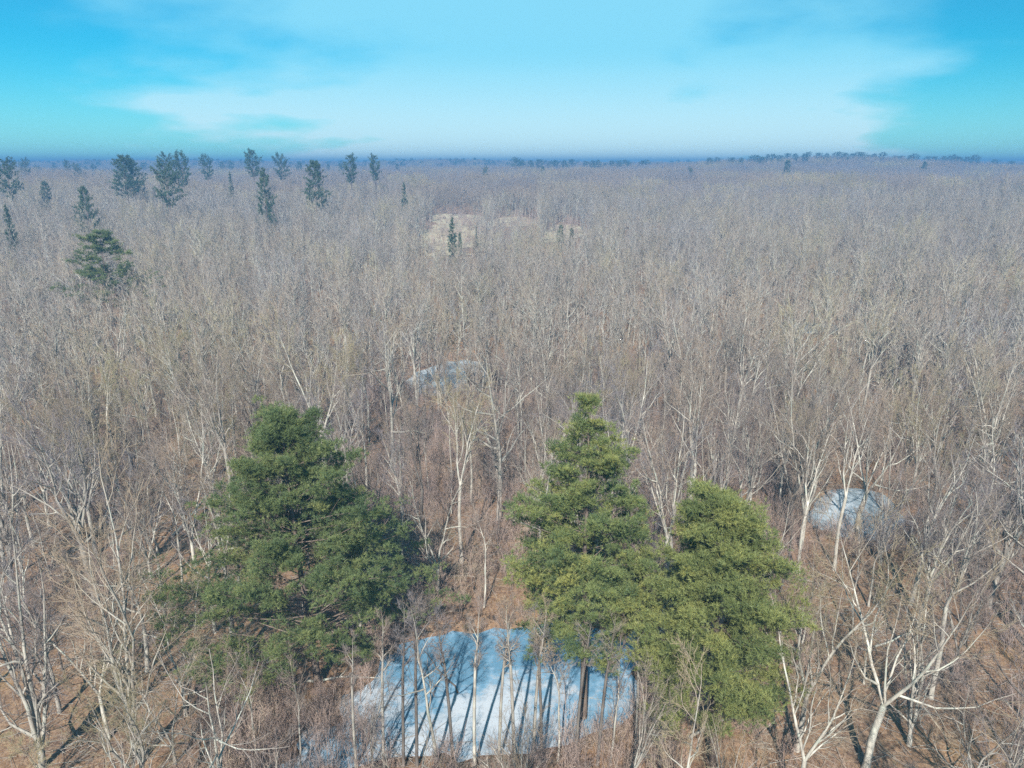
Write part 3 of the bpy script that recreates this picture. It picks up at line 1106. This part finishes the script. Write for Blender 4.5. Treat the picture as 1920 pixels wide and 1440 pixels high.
# one by one, as the photo shows them: top pixel, distance, variant, width
SINGLE = [
    (847, 407, 262, 4, 1.2, 'narrow dark spruce standing in the dry tan meadow', 'spruces by the meadow'),
    (893, 424, 290, 4, 0.9, 'small spruce beside the narrow dark spruce in the meadow, nearer the second clearing', 'spruces by the meadow'),
    (862, 436, 266, 5, 0.5, 'low bushy evergreen at the foot of the narrow dark spruce', 'spruces by the meadow'),
    (1072, 428, 268, 5, 0.6, 'low bushy evergreen beside the spruce of the second clearing', 'spruces by the meadow'),
    (757, 342, 360, 4, 1.0, 'narrow dark spruce behind the dry tan meadow', 'spruces by the meadow'),
    (1052, 422, 270, 5, 0.7, 'small green spruce by the second, smaller clearing', 'spruces by the meadow'),
    (308, 312, 300, 1, 1.0, 'dark layered pine in front of the skyline clump, near the upper left', 'pines below the skyline'),
    (492, 316, 300, 3, 0.8, 'layered pine standing below the tallest skyline pine', 'pines below the skyline'),
    (587, 300, 330, 0, 0.95, 'dark pine with long level boughs between two skyline pines', 'pines below the skyline'),
    (155, 350, 262, 5, 0.8, 'small olive green pine above the lone broad pine', 'pines below the skyline'),
    (430, 322, 420, 4, 0.9, 'slim small pine between two skyline clumps', 'pines below the skyline'),
    (82, 340, 350, 5, 0.9, 'faint grey-green pine near the upper left edge', 'pines below the skyline'),
    (10, 384, 230, 4, 0.9, 'small green conifer at the very left edge', 'pines below the skyline'),
    (10, 305, 330, 1, 1.0, 'big dark pine cut by the left edge at the skyline', 'skyline pines'),
    (45, 300, 560, 1, 0.9, 'single pine on the skyline, second from the left edge', 'skyline pines'),
    (125, 302, 640, 2, 0.9, 'slim skyline pine left of the widest skyline pine', 'skyline pines'),
    (142, 309, 560, 1, 0.9, 'low skyline pine left of the widest skyline pine', 'skyline pines'),
    (228, 290, 360, 0, 1.35, 'widest of the skyline pines, with many level boughs', 'skyline pines'),
    (246, 300, 375, 5, 1.1, 'pine leaning into the widest skyline pine', 'skyline pines'),
    (312, 293, 420, 1, 1.0, 'skyline pine with tufted flat top, behind the dark layered pine', 'skyline pines'),
    (338, 291, 400, 1, 0.95, 'skyline pine with full crown beside the flat-topped one', 'skyline pines'),
    (385, 295, 500, 1, 1.0, 'round-headed skyline pine left of the tallest skyline pine', 'skyline pines'),
    (472, 285, 470, 2, 1.15, 'tallest skyline pine with a fan-shaped head', 'skyline pines'),
    (525, 293, 500, 1, 1.0, 'flat-headed skyline pine right of the tallest one', 'skyline pines'),
    (655, 294, 430, 2, 0.95, 'first of two upright skyline pines above the meadow', 'skyline pines'),
    (702, 294, 450, 2, 0.85, 'second of two upright skyline pines above the meadow', 'skyline pines'),
    (910, 314, 620, 1, 0.7, 'small dark pine poking out of the wood beyond the meadow', 'pines below the skyline'),
    (1295, 315, 640, 1, 0.75, 'lone small pine in the wood below the bare skyline', 'pines below the skyline'),
    (1477, 300, 700, 0, 0.8, 'wide pine below the ridge pines', 'pines below the ridge'),
    (1915, 348, 420, 0, 1.0, 'dark pine cut by the right edge', 'pines below the ridge'),
    (1018, 312, 700, 5, 0.7, 'faint small pine beyond the second clearing', 'pines below the skyline'),
    (1735, 303, 760, 5, 1.0, 'low pine below the ridge pines near the right edge', 'pines below the ridge'),
]
for px, py, dist, var, wid, lab, grp in SINGLE:
    h = far_pine(px, py, dist, var, wid, lab, grp, hmin=8)
    print('single', px, py, dist, round(h, 1)) if h > 36 or h < 12 else None
x, h = top_height(184, 434, 168)
h = max(h, 20)
LONE = conifer(57, h, prof_pts([0, .3, .42, .6, .8, .92, 1], [3, 10.0, 9.2, 7.4, 5.2, 3.4, 0.8], 5, 0.35), 6.5, 1.5, 6, 0, M['needle_dark'],
               (8, 0.30, 0.065, 16), tone0=0.35, gap=0.15, trunk_r=0.3, elev=(0.0, 0.35))
root = add_tree('pine_tree', list(zip(PN, LONE)), (x, 168, float(terrain(x, 168))))
tag(root, 'lone broad pine rising above the bare wood below the skyline pines', 'pine tree', 'lone pines')
pine_spots.append((x, 168, 8.0))
ridge_l = [(70, 312), (100, 311), (160, 311), (175, 310), (268, 306), (415, 303), (432, 302), (560, 306), (615, 308), (640, 309), (745, 308)]
for i, (px, py) in enumerate(ridge_l):
    far_pine(px, py, 800 + (i * 137) % 300, (1, 2, 5)[i % 3], 1.0, f'tiny hazy pine on the low skyline, {ORD[i]} from the left edge', 'tiny pines on the low skyline')
ridge_m = [968, 980, 995, 1012, 1030, 1042, 1058, 1072, 1098, 1110, 1122, 1135, 1147, 1160, 1172, 1180, 1203, 1215, 1232]
for i, px in enumerate(ridge_m):
    far_pine(px, 297 + (i * 5) % 7 + (px - 960) * 0.012, 985 + (i * 91) % 130, (1, 2, 5, 0)[i % 4], 1.4,
             f'tiny dark pine on the middle skyline, {ORD[i]} counting away from the blue hill', 'tiny pines on the middle skyline')
ridge_r = [1330, 1345, 1372, 1390, 1412, 1421, 1430, 1440, 1450, 1464, 1477, 1492, 1510, 1514, 1535, 1550, 1567, 1575, 1586, 1597, 1607, 1617, 1628, 1640, 1655, 1680, 1690, 1707, 1717, 1738, 1752, 1770, 1785, 1792, 1800, 1815, 1830, 1867, 1895]
for i, px in enumerate(ridge_r):
    yy = np.interp(px, [1330, 1412, 1477, 1520, 1600, 1700, 1830, 1867, 1895], [301, 295, 289, 290, 290, 290, 293, 297, 308])
    far_pine(px, yy + (i * 3) % 4, 960 + (i * 67) % 100, (1, 2, 0, 5)[i % 4], 1.5,
             f'dark pine along the crest of the wooded ridge, {ORD[i]} from its low end', 'pines along the ridge crest', hmin=19)

# ------------------------------------------------------------------ where bare trees stand
hero_bare = [   # base pixel, top pixel y, variant, turn, words
    ((268, 1428), 830, 2, 0.3, 'big multi-stemmed bare tree left of the pond with pale lichen-streaked double trunk'),
    ((178, 1128), 640, 6, 1.2, 'tall wide-forked bare tree with blue-grey trunk behind the ochre leaf patch'),
    ((22, 1110), 700, 5, 0.2, 'pale clump of bare stems rising by the left edge, halfway down'),
    ((330, 1440), 1180, 9, 0.9, 'short twin-stemmed pale tree at the bottom edge beside the double trunk'),
    ((205, 1385), 1120, 1, 2.2, 'slim V-forked bare tree between the bottom left corner and the double trunk'),
    ((80, 1440), 1010, 5, 1.1, 'clump of pale stems nearest the bottom left corner'),
    ((735, 900), 590, 10, 0.4, 'long-limbed pale oak behind the dip between the dark pine and the tall pine'),
    ((935, 975), 640, 10, 2.4, 'white-limbed spreading oak just left of the tall pine'),
    ((1380, 800), 560, 1, 0.0, 'bright V-forked bare tree above the yellow-green pine'),
    ((1296, 815), 590, 2, 0.8, 'pale three-leadered bare tree above the gap between the two pines'),
    ((1603, 1010), 720, 3, 0.1, 'spreading bare tree whose trunk crosses the round grey pond'),
    ((1835, 925), 660, 5, 0.5, 'fan of pale bare stems right of the round grey pond'),
    ((1622, 1440), 1020, 3, 0.3, 'Y-forked bare tree in front of the round pond, near the bottom edge'),
    ((1745, 1310), 940, 8, 1.0, 'tall pale bare tree with thick leaning trunk near the right edge'),
    ((1905, 1450), 1100, 0, 0.6, 'dark trunk in the bottom right corner'),
    ((890, 1442), 1130, 12, 0.0, 'pale straight trunk rising in front of the blue ice'),
    ((757, 1446), 1150, 12, 1.9, 'straight black trunk at the lower edge of the white ice'),
    ((818, 1428), 1120, 7, 2.4, 'leaning pale trunk in front of the blue ice'),
    ((1000, 1425), 1130, 12, 0.5, 'thin pale trunk before the white ice, left of the tall pine trunk'),
    ((1190, 1425), 1160, 12, 2.8, 'thin trunk at the pond corner between the two pines'),
    ((565, 1440), 1240, 11, 1.4, 'thin young tree before the milky end of the pond'),
    ((480, 1440), 1215, 11, 2.1, 'thin sapling-like tree at the bottom edge left of the milky ice'),
    ((668, 1440), 1190, 12, 0.2, 'thin pale tree crossing the milky white ice, before the black trunk'),
    ((935, 1436), 1150, 12, 1.3, 'thin grey trunk between the pale straight trunk and tall pine'),
    ((1045, 1430), 1185, 11, 2.6, 'whitish sapling-like tree just before the tall pine trunk'),
    ((1145, 1440), 1195, 11, 0.7, 'thin forking tree below the tall pine, at the bottom edge'),
    ((1235, 1440), 1225, 9, 1.7, 'low twin-stemmed tree below the gap between the two near pines'),
    ((700, 1440), 1245, 9, 2.5, 'low twin-stemmed tree on the near bank of the milky ice'),
    ((782, 1442), 1135, 12, 2.2, 'dark trunk beside the straight black one before the ice'),
    ((1078, 1436), 1140, 12, 0.9, 'dark trunk crossing the white ice below the tall pine'),
    ((1015, 1445), 1150, 12, 3.3, 'dark trunk, slim, before the ice, next to the thin pale trunk'),
    ((850, 1446), 1140, 12, 4.2, 'dark trunk, straight, left of the pale straight trunk before the ice'),
    ((965, 1440), 1120, 12, 5.0, 'straight grey trunk before the ice, just left of the tall pine'),
    ((1120, 1444), 1160, 12, 1.1, 'dark trunk at the bottom edge, just past the tall pine trunk'),
    ((720, 1444), 1165, 12, 2.0, 'pale straight trunk on the near bank left of the black trunk'),
    ((440, 1000), 600, 8, 0.1, 'tall pale bare tree rising behind the upper left side of the dark pine'),
    ((610, 905), 620, 1, 1.4, 'V-forked bare tree directly behind the dark pine top'),
    ((1500, 1030), 700, 2, 2.0, 'pale bare tree at the near shore of the round grey pond'),
    ((1290, 950), 680, 8, 0.4, 'straight pale trunk rising behind the gap between the two pines'),
    ((540, 870), 590, 4, 0.3, 'slender pole behind the dark pine, pale and upright'),
    ((1720, 1180), 900, 6, 1.7, 'stout grey bare tree below the round pond towards the right edge'),
]
NEARH = [f[1] for f in FORMS]
placed = []   # x, y
bare = []     # x, y, variant, scale, rz, label
for (bx, by), ty, var, rz, lab in hero_bare:
    x, y = ground_at(bx, min(by, 1440))
    _, h = top_height(bx, ty, y)
    h = min(h, 20.0)
    bare.append((x, y, var, max(0.4, h / NEARH[var]), rz, lab))
    placed.append((x, y))
print('hero heights', [round(b[3] * NEARH[b[2]], 1) for b in bare])


def blocked(x, y, z, h, rg):
    """true where the photo shows no tall tree: ponds, meadow and the sight lines to them, and room round the pines"""
    for k, p in PONDS.items():
        if has(p, x, y):
            return True
    for p in MEADOWS:
        if has(p, x, y):
            return True
    for hx, hy, hr in heroes:
        if math.hypot(x - hx, y - hy) < hr * 0.55:
            return True
    for hx, hy, hr in pine_spots:
        if abs(y - hy) < 60 and math.hypot(x - hx, y - hy) < hr:
            return True
    for hh in (0.15, 0.4, 0.65, 0.85):
        u, v = proj1(x, y, z + h * hh)
        if 762 < u < 915 and 400 < v < 482 and rg.uniform() < (0.93 if ((u - 845) / 62) ** 2 + ((v - 440) / 36) ** 2 < 1 + 0.4 * math.sin(u * 0.11 + v * 0.23) else 0.2):
            return True
        if 915 < u < 1015 and 404 < v < 430 and rg.uniform() < 0.92:
            return True
        if 1018 < u < 1100 and 420 < v < 452 and rg.uniform() < 0.93:
            return True
        if 1470 < u < 1730 and 915 < v < 1020 and rg.uniform() < (0.8 if 1510 < u < 1720 else 0.3):
            return True
        if 735 < u < 945 and 672 < v < 740 and rg.uniform() < 0.42:
            return True
        if 1485 < u < 1575 and 603 < v < 623 and rg.uniform() < 0.5:
            return True
        # the pines and the pond keep their view
        if 330 < u < 760 and 880 < v < 1230 and y < 49:
            return True
        if 940 < u < 1470 and 960 < v < 1330 and y < 46 and rg.uniform() < 0.97:
            return True
        if 640 < u < 1190 and 1190 < v < 1420 and y < 52 and rg.uniform() < 0.85:
            return True
    return False


grid = {}


def free(x, y, dmin):
    gx_, gy_ = int(x // 4), int(y // 4)
    for a in range(gx_ - 2, gx_ + 3):
        for b in range(gy_ - 2, gy_ + 3):
            for (u, v) in grid.get((a, b), ()):
                if (u - x) ** 2 + (v - y) ** 2 < dmin * dmin:
                    return False
    return True


def put(x, y):
    grid.setdefault((int(x // 4), int(y // 4)), []).append((x, y))


for x, y in placed:
    put(x, y)
trg = np.random.default_rng(99)
cand = []
WV = np.array([1.2, 1.1, 1.1, 0.6, 1.5, 0.9, 0.8, 0.7, 1.0, 1.0, 0.5, 1.5])
WV = WV / WV.sum()
# rows out to 420 m
NT_ = 36000
ty_ = np.sqrt(np.where(np.arange(NT_) < 5000, trg.uniform(26 ** 2, 130 ** 2, NT_), trg.uniform(26 ** 2, 430 ** 2, NT_)))
tx_ = trg.uniform(-1, 1, NT_) * (0.74 * ty_ + 9)
tv_ = trg.choice(12, NT_, p=WV)
ts_ = np.clip(trg.normal(0.98, 0.17, NT_), 0.5, 1.35)
tz_ = terrain(tx_, ty_)
for x, y, var, s, z in zip(tx_.tolist(), ty_.tolist(), tv_.tolist(), ts_.tolist(), tz_.tolist()):
    dmin = 4.3 if y < 60 else 3.7 if y < 85 else 3.2 if y < 140 else 3.4
    if not free(x, y, dmin):
        continue
    # the open leafy floor in the middle
    u, v = proj1(x, y, z)
    if 690 < u < 960 and 780 < v < 1110 and trg.uniform() < 0.85:
        continue
    if v > 1150 and (u < 620 or u > 1500) and trg.uniform() < 0.45:
        continue
    if blocked(x, y, z, NEARH[var] * s, trg):
        continue
    put(x, y)
    cand.append((x, y, var, s, trg.uniform(0, 6.283)))
cand.sort(key=lambda c: math.hypot(c[0], c[1]))
N_IND = 300 - len(bare)
vis = []
rest = []
for c in cand:
    u, v = project(c[0], c[1], float(terrain(c[0], c[1])) + NEARH[c[2]] * c[3] * 0.8)
    if -10 < u < 1930 and v < 1440 and len(vis) < N_IND:
        vis.append(c)
    else:
        rest.append(c)
print('bare candidates', len(cand), 'individual', len(vis), 'to', max(math.hypot(c[0], c[1]) for c in vis))

COLS = [(-99, 170, 'by the left edge'), (170, 420, 'between left edge and dark pine'), (420, 700, 'in line with the dark pine'),
        (700, 930, 'between dark pine and tall pine'), (930, 1200, 'in line with the tall pine'),
        (1200, 1480, 'in line with the yellow-green pine'), (1480, 1720, 'in line with the round pond'), (1720, 2100, 'by the right edge')]
ROWS = [(0, 46, 'lowest row'), (46, 60, 'second row up'), (60, 75, 'third row up'), (75, 90, 'fourth row up'),
        (90, 105, 'fifth row up'), (105, 999, 'sixth row up')]
zones = {}
for c in vis:
    u, v = project(c[0], c[1], float(terrain(c[0], c[1])) + 6)
    u = float(u)
    ci = next((i for i, (a, b, _) in enumerate(COLS) if a <= u < b), 0 if u < 0 else 7)
    d = c[1]
    ri = next(i for i, (a, b, _) in enumerate(ROWS) if a <= d < b)
    zones.setdefault((ri, ci), []).append((u, c))
for (ri, ci), lst in sorted(zones.items()):
    lst.sort(key=lambda q: q[0])
    per = {}
    for u, c in lst:
        per.setdefault(c[2], []).append(c)
    for var, cs in per.items():
        for i, c in enumerate(cs):
            which = '' if len(cs) == 1 else f'{ORD[i]} '
            dk = 'dark-barked ' if var in DARK and int(c[0] * 7 + c[1] * 13) % 5 == 0 else ''
            lab = f'{which}{dk}{LOOK[var]} bare tree, {ROWS[ri][2]}, {COLS[ci][2]}'
            bare.append((*c, lab))
for (x, y, var, s, rz, lab) in bare:
    dk = var in DARK and ('dark-barked' in lab or 'black trunk at' in lab or lab.startswith('dark trunk'))
    pair = DARK[var] if dk else NEAR[var]
    root = add_tree('bare_tree', [('trunk', pair[0]), ('crown', pair[1])], (x, y, float(terrain(x, y))), rz, (s * 0.84, s * 0.84, s * (1.12 if var != 12 else 1.0)))
    tag(root, lab, 'bare tree', 'bare trees of the near wood')


# ------------------------------------------------------------------ the wood beyond, brush: geometry-node masses
def scatter(name, pts, var, rz, sc, meshes, label, cat):
    """one object whose points carry instances of the given meshes"""
    src = bpy.data.collections.new(name + '_kinds')
    for i, me in enumerate(meshes):
        o = bpy.data.objects.new(f'{name}_{i:02d}', me)
        src.objects.link(o)
    me = bpy.data.meshes.new(name)
    me.vertices.add(len(pts))
    me.vertices.foreach_set('co', np.asarray(pts, np.float32).ravel())
    a = me.attributes.new('pick', 'INT', 'POINT')
    a.data.foreach_set('value', np.asarray(var, np.int32))
    a = me.attributes.new('turn', 'FLOAT_VECTOR', 'POINT')
    t3 = np.zeros((len(pts), 3), np.float32)
    t3[:, 2] = rz
    a.data.foreach_set('vector', t3.ravel())
    a = me.attributes.new('size', 'FLOAT_VECTOR', 'POINT')
    a.data.foreach_set('vector', np.asarray(sc, np.float32).ravel())
    me.update()
    o = link(name, me)
    ng = bpy.data.node_groups.new(name, 'GeometryNodeTree')
    ng.interface.new_socket('Geometry', in_out='INPUT', socket_type='NodeSocketGeometry')
    ng.interface.new_socket('Geometry', in_out='OUTPUT', socket_type='NodeSocketGeometry')
    N = ng.nodes
    gi, go = N.new('NodeGroupInput'), N.new('NodeGroupOutput')
    ci = N.new('GeometryNodeCollectionInfo')
    ci.inputs['Collection'].default_value = src
    ci.inputs['Separate Children'].default_value = True
    ci.inputs['Reset Children'].default_value = True
    ip = N.new('GeometryNodeInstanceOnPoints')
    ip.inputs['Pick Instance'].default_value = True

    def attr(nm, dt):
        n = N.new('GeometryNodeInputNamedAttribute')
        n.data_type = dt
        n.inputs[0].default_value = nm
        return n.outputs[0]
    L = ng.links
    L.new(gi.outputs[0], ip.inputs['Points'])
    L.new(ci.outputs[0], ip.inputs['Instance'])
    L.new(attr('pick', 'INT'), ip.inputs['Instance Index'])
    e2r = N.new('FunctionNodeEulerToRotation')
    L.new(attr('turn', 'FLOAT_VECTOR'), e2r.inputs[0])
    L.new(e2r.outputs[0], ip.inputs['Rotation'])
    L.new(attr('size', 'FLOAT_VECTOR'), ip.inputs['Scale'])
    L.new(ip.outputs[0], go.inputs[0])
    md = o.modifiers.new('scatter', 'NODES')
    md.node_group = ng
    o['kind'] = 'stuff'
    o['label'] = label
    o['category'] = cat
    return o


frg = np.random.default_rng(5)
P, V, Z, S = [], [], [], []
for (x, y, var, s, rz) in rest:
    P.append((x, y, float(terrain(x, y))))
    V.append(var)
    Z.append(rz)
    S.append((s * 0.88, s * 0.88, s * 1.1))
# stands beyond 420 m
def stands(y0, y1, cell, xy, prob):
    global P, V, Z, S
    ny = int((y1 - y0) / cell)
    for j in range(ny):
        yy = y0 + (j + 0.5) * cell
        half = 0.76 * yy + 60
        nx = int(2 * half / cell)
        x = -half + (np.arange(nx) + 0.5) * cell + frg.uniform(-0.2, 0.2, nx) * cell
        y = yy + frg.uniform(-0.2, 0.2, nx) * cell
        z = terrain(x, y)
        u, v = project(x, y, z + 9)
        ok = ~(((u - 845) / 62) ** 2 + ((v - 440) / 36) ** 2 < 0.9)
        for q in MEADOWS:
            if q[:, 1].min() - cell < yy < q[:, 1].max() + cell:
                ok &= ~inside(q, x, y)
        k = int(ok.sum())
        P += np.column_stack([x, y, z])[ok].tolist()
        V += (len(MID) + frg.integers(0, 4, k)).tolist()
        Z += (frg.integers(0, 4, k) * math.pi / 2 + frg.uniform(-0.2, 0.2, k)).tolist()
        S += np.column_stack([np.full(k, xy), np.full(k, xy), frg.uniform(0.9, 1.12, k)]).tolist()


stands(425, 1500, 28, 1.0, 1.0)
stands(1500, 2420, 40, 1.45, 1.0)
# conifers thicken along the farthest crest
FARC = []
for q in (0, 1, 5):
    me = FARP[q][1].copy()
    FARC.append(me)
fy_ = frg.uniform(1420, 1760, 420)
fx_ = frg.uniform(-1, 1, 420) * 0.74 * fy_
fz_ = terrain(fx_, fy_)
P += np.column_stack([fx_, fy_, fz_]).tolist()
V += (len(MID) + len(PATCH) + frg.integers(0, 3, 420)).tolist()
Z += frg.uniform(0, 6.28, 420).tolist()
fs_ = frg.uniform(0.5, 0.74, 420)
S += np.column_stack([fs_ * 1.3, fs_ * 1.3, fs_]).tolist()
scatter('bare_forest', P, V, Z, S, MID + PATCH + FARC, 'leafless wood stretching from behind the near trees to the horizon', 'forest')
print('forest points', len(P))

P, V, Z, S = [], [], [], []
brg = np.random.default_rng(8)
for _ in range(15000):
    y = 24 + (150 - 24) * brg.uniform() ** 0.75
    x = brg.uniform(-1, 1) * (0.74 * y + 8)
    u, v = proj1(x, y, 0)
    dens = 0.5 + 0.5 * math.sin(x * 0.21 + 1.1 * math.sin(y * 0.13)) * math.sin(y * 0.17 + 0.7)
    if 640 < u < 1500 and 780 < v < 1180:
        dens += 0.35
    if u < 480 and v > 900:
        dens -= 0.25
    if y < 47 and 380 < u < 1330:
        dens += 0.35
    elif y < 62:
        dens -= 0.36
    elif y < 75:
        dens -= 0.22
    if brg.uniform() > dens:
        continue
    if any(has(PONDS[k], x, y) for k in ('main', 'round', 'far', 'sliver')):
        continue
    if any(math.hypot(x - hx, y - hy) < 3.0 for hx, hy, hr in heroes):
        continue
    w = [1.0, 1.0, 0.8, 0.5, 0.7, 1.0]
    if 640 < u < 1250 and v > 1400:
        w = [1.0, 1.0, 0.3, 0.1, 1.0, 0.6]
    if 1500 < u < 1700 and 1000 < v < 1150:
        w = [1, .4, 0, 0, 1, 0]
    w = np.array(w) / sum(w)
    P.append((x, y, float(terrain(x, y))))
    V.append(int(brg.choice(6, p=w)))
    Z.append(brg.uniform(0, 6.28))
    s = brg.uniform(0.7, 1.25)
    S.append((s, s, s))
for _ in range(130):                      # twiggy growth over the shallow end of the near pond
    u, v = brg.uniform(400, 700), brg.uniform(1290, 1445)
    x, y = ground_at(u, v)
    P.append((x, y, 0.0))
    V.append(int(brg.choice([0, 1, 2, 4, 5])))
    Z.append(brg.uniform(0, 6.28))
    s = brg.uniform(0.5, 1.0)
    S.append((s, s, s))
for _ in range(1900):
    y = 30 + 75 * brg.uniform() ** 0.8
    x = brg.uniform(-1, 1) * (0.74 * y + 4)
    if any(has(q, x, y) for q in PONDS.values()) and brg.uniform() < 0.8:
        continue
    P.append((x, y, float(terrain(x, y)) + 0.05))
    V.append(6 + int(brg.integers(2)))
    Z.append(brg.uniform(0, 6.28))
    s = brg.uniform(0.6, 1.4)
    S.append((s, s, s))
# alder and dead stalks crowd the shores
for k, p in PONDS.items():
    c = p.mean(0)
    for q in p:
        for _ in range(4):
            x, y = q + (q - c) / np.linalg.norm(q - c) * brg.uniform(-0.7, 2.2) + brg.normal(0, 0.5, 2)
            if k == 'main' and y < c[1] - 1.0 and x > -9 and brg.uniform() < 0.4:
                continue
            P.append((x, y, float(terrain(x, y))))
            V.append(int(brg.choice([0, 4, 1, 5], p=[0.35, 0.35, 0.2, 0.1])))
            Z.append(brg.uniform(0, 6.28))
            s = brg.uniform(0.35, 0.8)
            S.append((s, s, s))
for p in MEADOWS:
    c = p.mean(0)
    for _ in range(700):
        x, y = c + brg.normal(0, 1, 2) * np.array([30, 70])
        u, v = project(x, y, float(terrain(x, y)))
        if 740 < u < 1110 and 400 < v < 520:
            P.append((x, y, float(terrain(x, y))))
            V.append(int(brg.choice([0, 4, 1, 5])))
            Z.append(brg.uniform(0, 6.28))
            s = brg.uniform(0.8, 1.7)
            S.append((s, s, s))
scatter('undergrowth', P, V, Z, S, BRUSH, 'pinkish brown leafless brush and saplings covering the forest floor', 'undergrowth')
print('brush', len(P))



# ------------------------------------------------------------------ fallen wood
def fallen(seed, pa, pb, r0, lift, mat, label, stubs=5):
    rg = np.random.default_rng(seed)
    a, b = np.array(ground_at(*pa)), np.array(ground_at(*pb))
    n = 8
    t = np.linspace(0, 1, n)
    xy = a + (b - a) * t[:, None] + np.cumsum(rg.normal(0, 0.10, (n, 2)), 0)
    z = ground_z(xy[:, 0].copy(), xy[:, 1].copy()) + r0 * 0.8 + lift * t
    z = np.maximum(z, r0)
    pts = np.column_stack([xy, z])
    o0 = pts[0].copy()
    pts = (pts - o0)[None]
    rad = (r0 * (1 - 0.75 * t))[None]
    T_ = Mesh()
    T_.tubes(pts, rad, 7, tone=np.zeros((1, n)))
    root = bpy.data.objects.new('fallen_log', None)
    col.objects.link(root)
    root.location = o0
    link('trunk', T_.build('fallen_trunk', M[mat]), root)
    dr = unit(np.gradient(pts, axis=1))
    P_, D_, L_, R_ = spawn(rg, pts, dr, rad, np.array([np.linalg.norm(b - a)]), stubs, 0.3, 0.98, (0.5, 1.1), (0.18, 0.35), 0.5, 0.3)
    D_[:, 2] = np.abs(D_[:, 2])
    p_, d_, r_ = walk(rg, P_, unit(D_), L_, R_, 4, 0.15, 0.0, tip=0.2)
    for k_ in range(len(p_)):
        B_ = Mesh()
        B_.tubes(p_[k_:k_ + 1], r_[k_:k_ + 1], 4, tone=np.full((1, 5), 0.1))
        P4, D4, L4, R4 = spawn(rg, p_[k_:k_ + 1], d_[k_:k_ + 1], r_[k_:k_ + 1], L_[k_:k_ + 1], 6, 0.2, 1.0, (0.4, 0.9), (0.3, 0.6), 0.5)
        B_.spikes(P4, P4 + D4 * L4[:, None], 0.012, 0.5)
        link('branch', B_.build('fallen_branch', M[mat]), root)
    tag(root, label, 'fallen log', 'fallen wood on floor and ice')


fallen(1, (352, 1345), (432, 1252), 0.20, 0.3, 'pinebark', 'dark fallen trunk on the leaf litter below the broad dark pine')
fallen(2, (575, 1283), (712, 1270), 0.12, 0.3, 'bark', 'bleached log lying on the milky end of the ice')
fallen(3, (322, 1005), (438, 915), 0.17, 2.4, 'bark', 'long pale fallen trunk propped up beside the broad dark pine')
fallen(4, (860, 1300), (802, 1228), 0.07, 0.1, 'pinebark', 'thin dark branch frozen into the blue ice')
fallen(5, (1165, 1232), (1130, 1258), 0.07, 0.1, 'pinebark', 'short dark stick on the blue ice behind the tall pine')
fallen(6, (1290, 1395), (1400, 1362), 0.13, 0.6, 'bark', 'pale fallen limb under the skirt of the yellow-green pine')
fallen(7, (1640, 1215), (1745, 1198), 0.10, 1.6, 'bark', 'white broken limb lying near the Y-forked bare tree')
fallen(8, (60, 1330), (150, 1268), 0.14, 0.3, 'pinebark', 'dark fallen trunk close to the lower left edge')
# ------------------------------------------------------------------ haze
hm = bpy.data.materials.new('haze')
hm.use_nodes = True
hn = hm.node_tree.nodes
hn.clear()
ho = hn.new('ShaderNodeOutputMaterial')
pv = hn.new('ShaderNodeVolumePrincipled')
pv.inputs['Color'].default_value = (0.12, 0.31, 0.57, 1)
pv.inputs['Density'].default_value = 0.00088
pv.inputs['Anisotropy'].default_value = 0.0
hm.node_tree.links.new(pv.outputs[0], ho.inputs['Volume'])
tops = [(o.location.z + 26 * o.scale.z) for o in bpy.data.objects if o.name.startswith('pine_tree')]
Z_TOP = max(max(tops), float(GZ.max()) + 16.5) + 0.5
print('haze top', Z_TOP, max(tops), float(GZ.max()))
x0, x1, y0, y1, z0, z1 = -3600, 3600, -900, 3500, float(GZ.min()) - 1.5, Z_TOP
hv = np.array([[x, y, z] for z in (z0, z1) for y in (y0, y1) for x in (x0, x1)])
hf = [(0, 2, 3, 1), (4, 5, 7, 6), (0, 1, 5, 4), (2, 6, 7, 3), (0, 4, 6, 2), (1, 3, 7, 5)]
hme = bpy.data.meshes.new('haze')
hme.from_pydata([tuple(v) for v in hv], [], hf)
hme.materials.append(hm)
haze = link('haze', hme)
haze['kind'] = 'stuff'
haze['label'] = 'thin bluish air over the whole wood'
haze['category'] = 'haze'
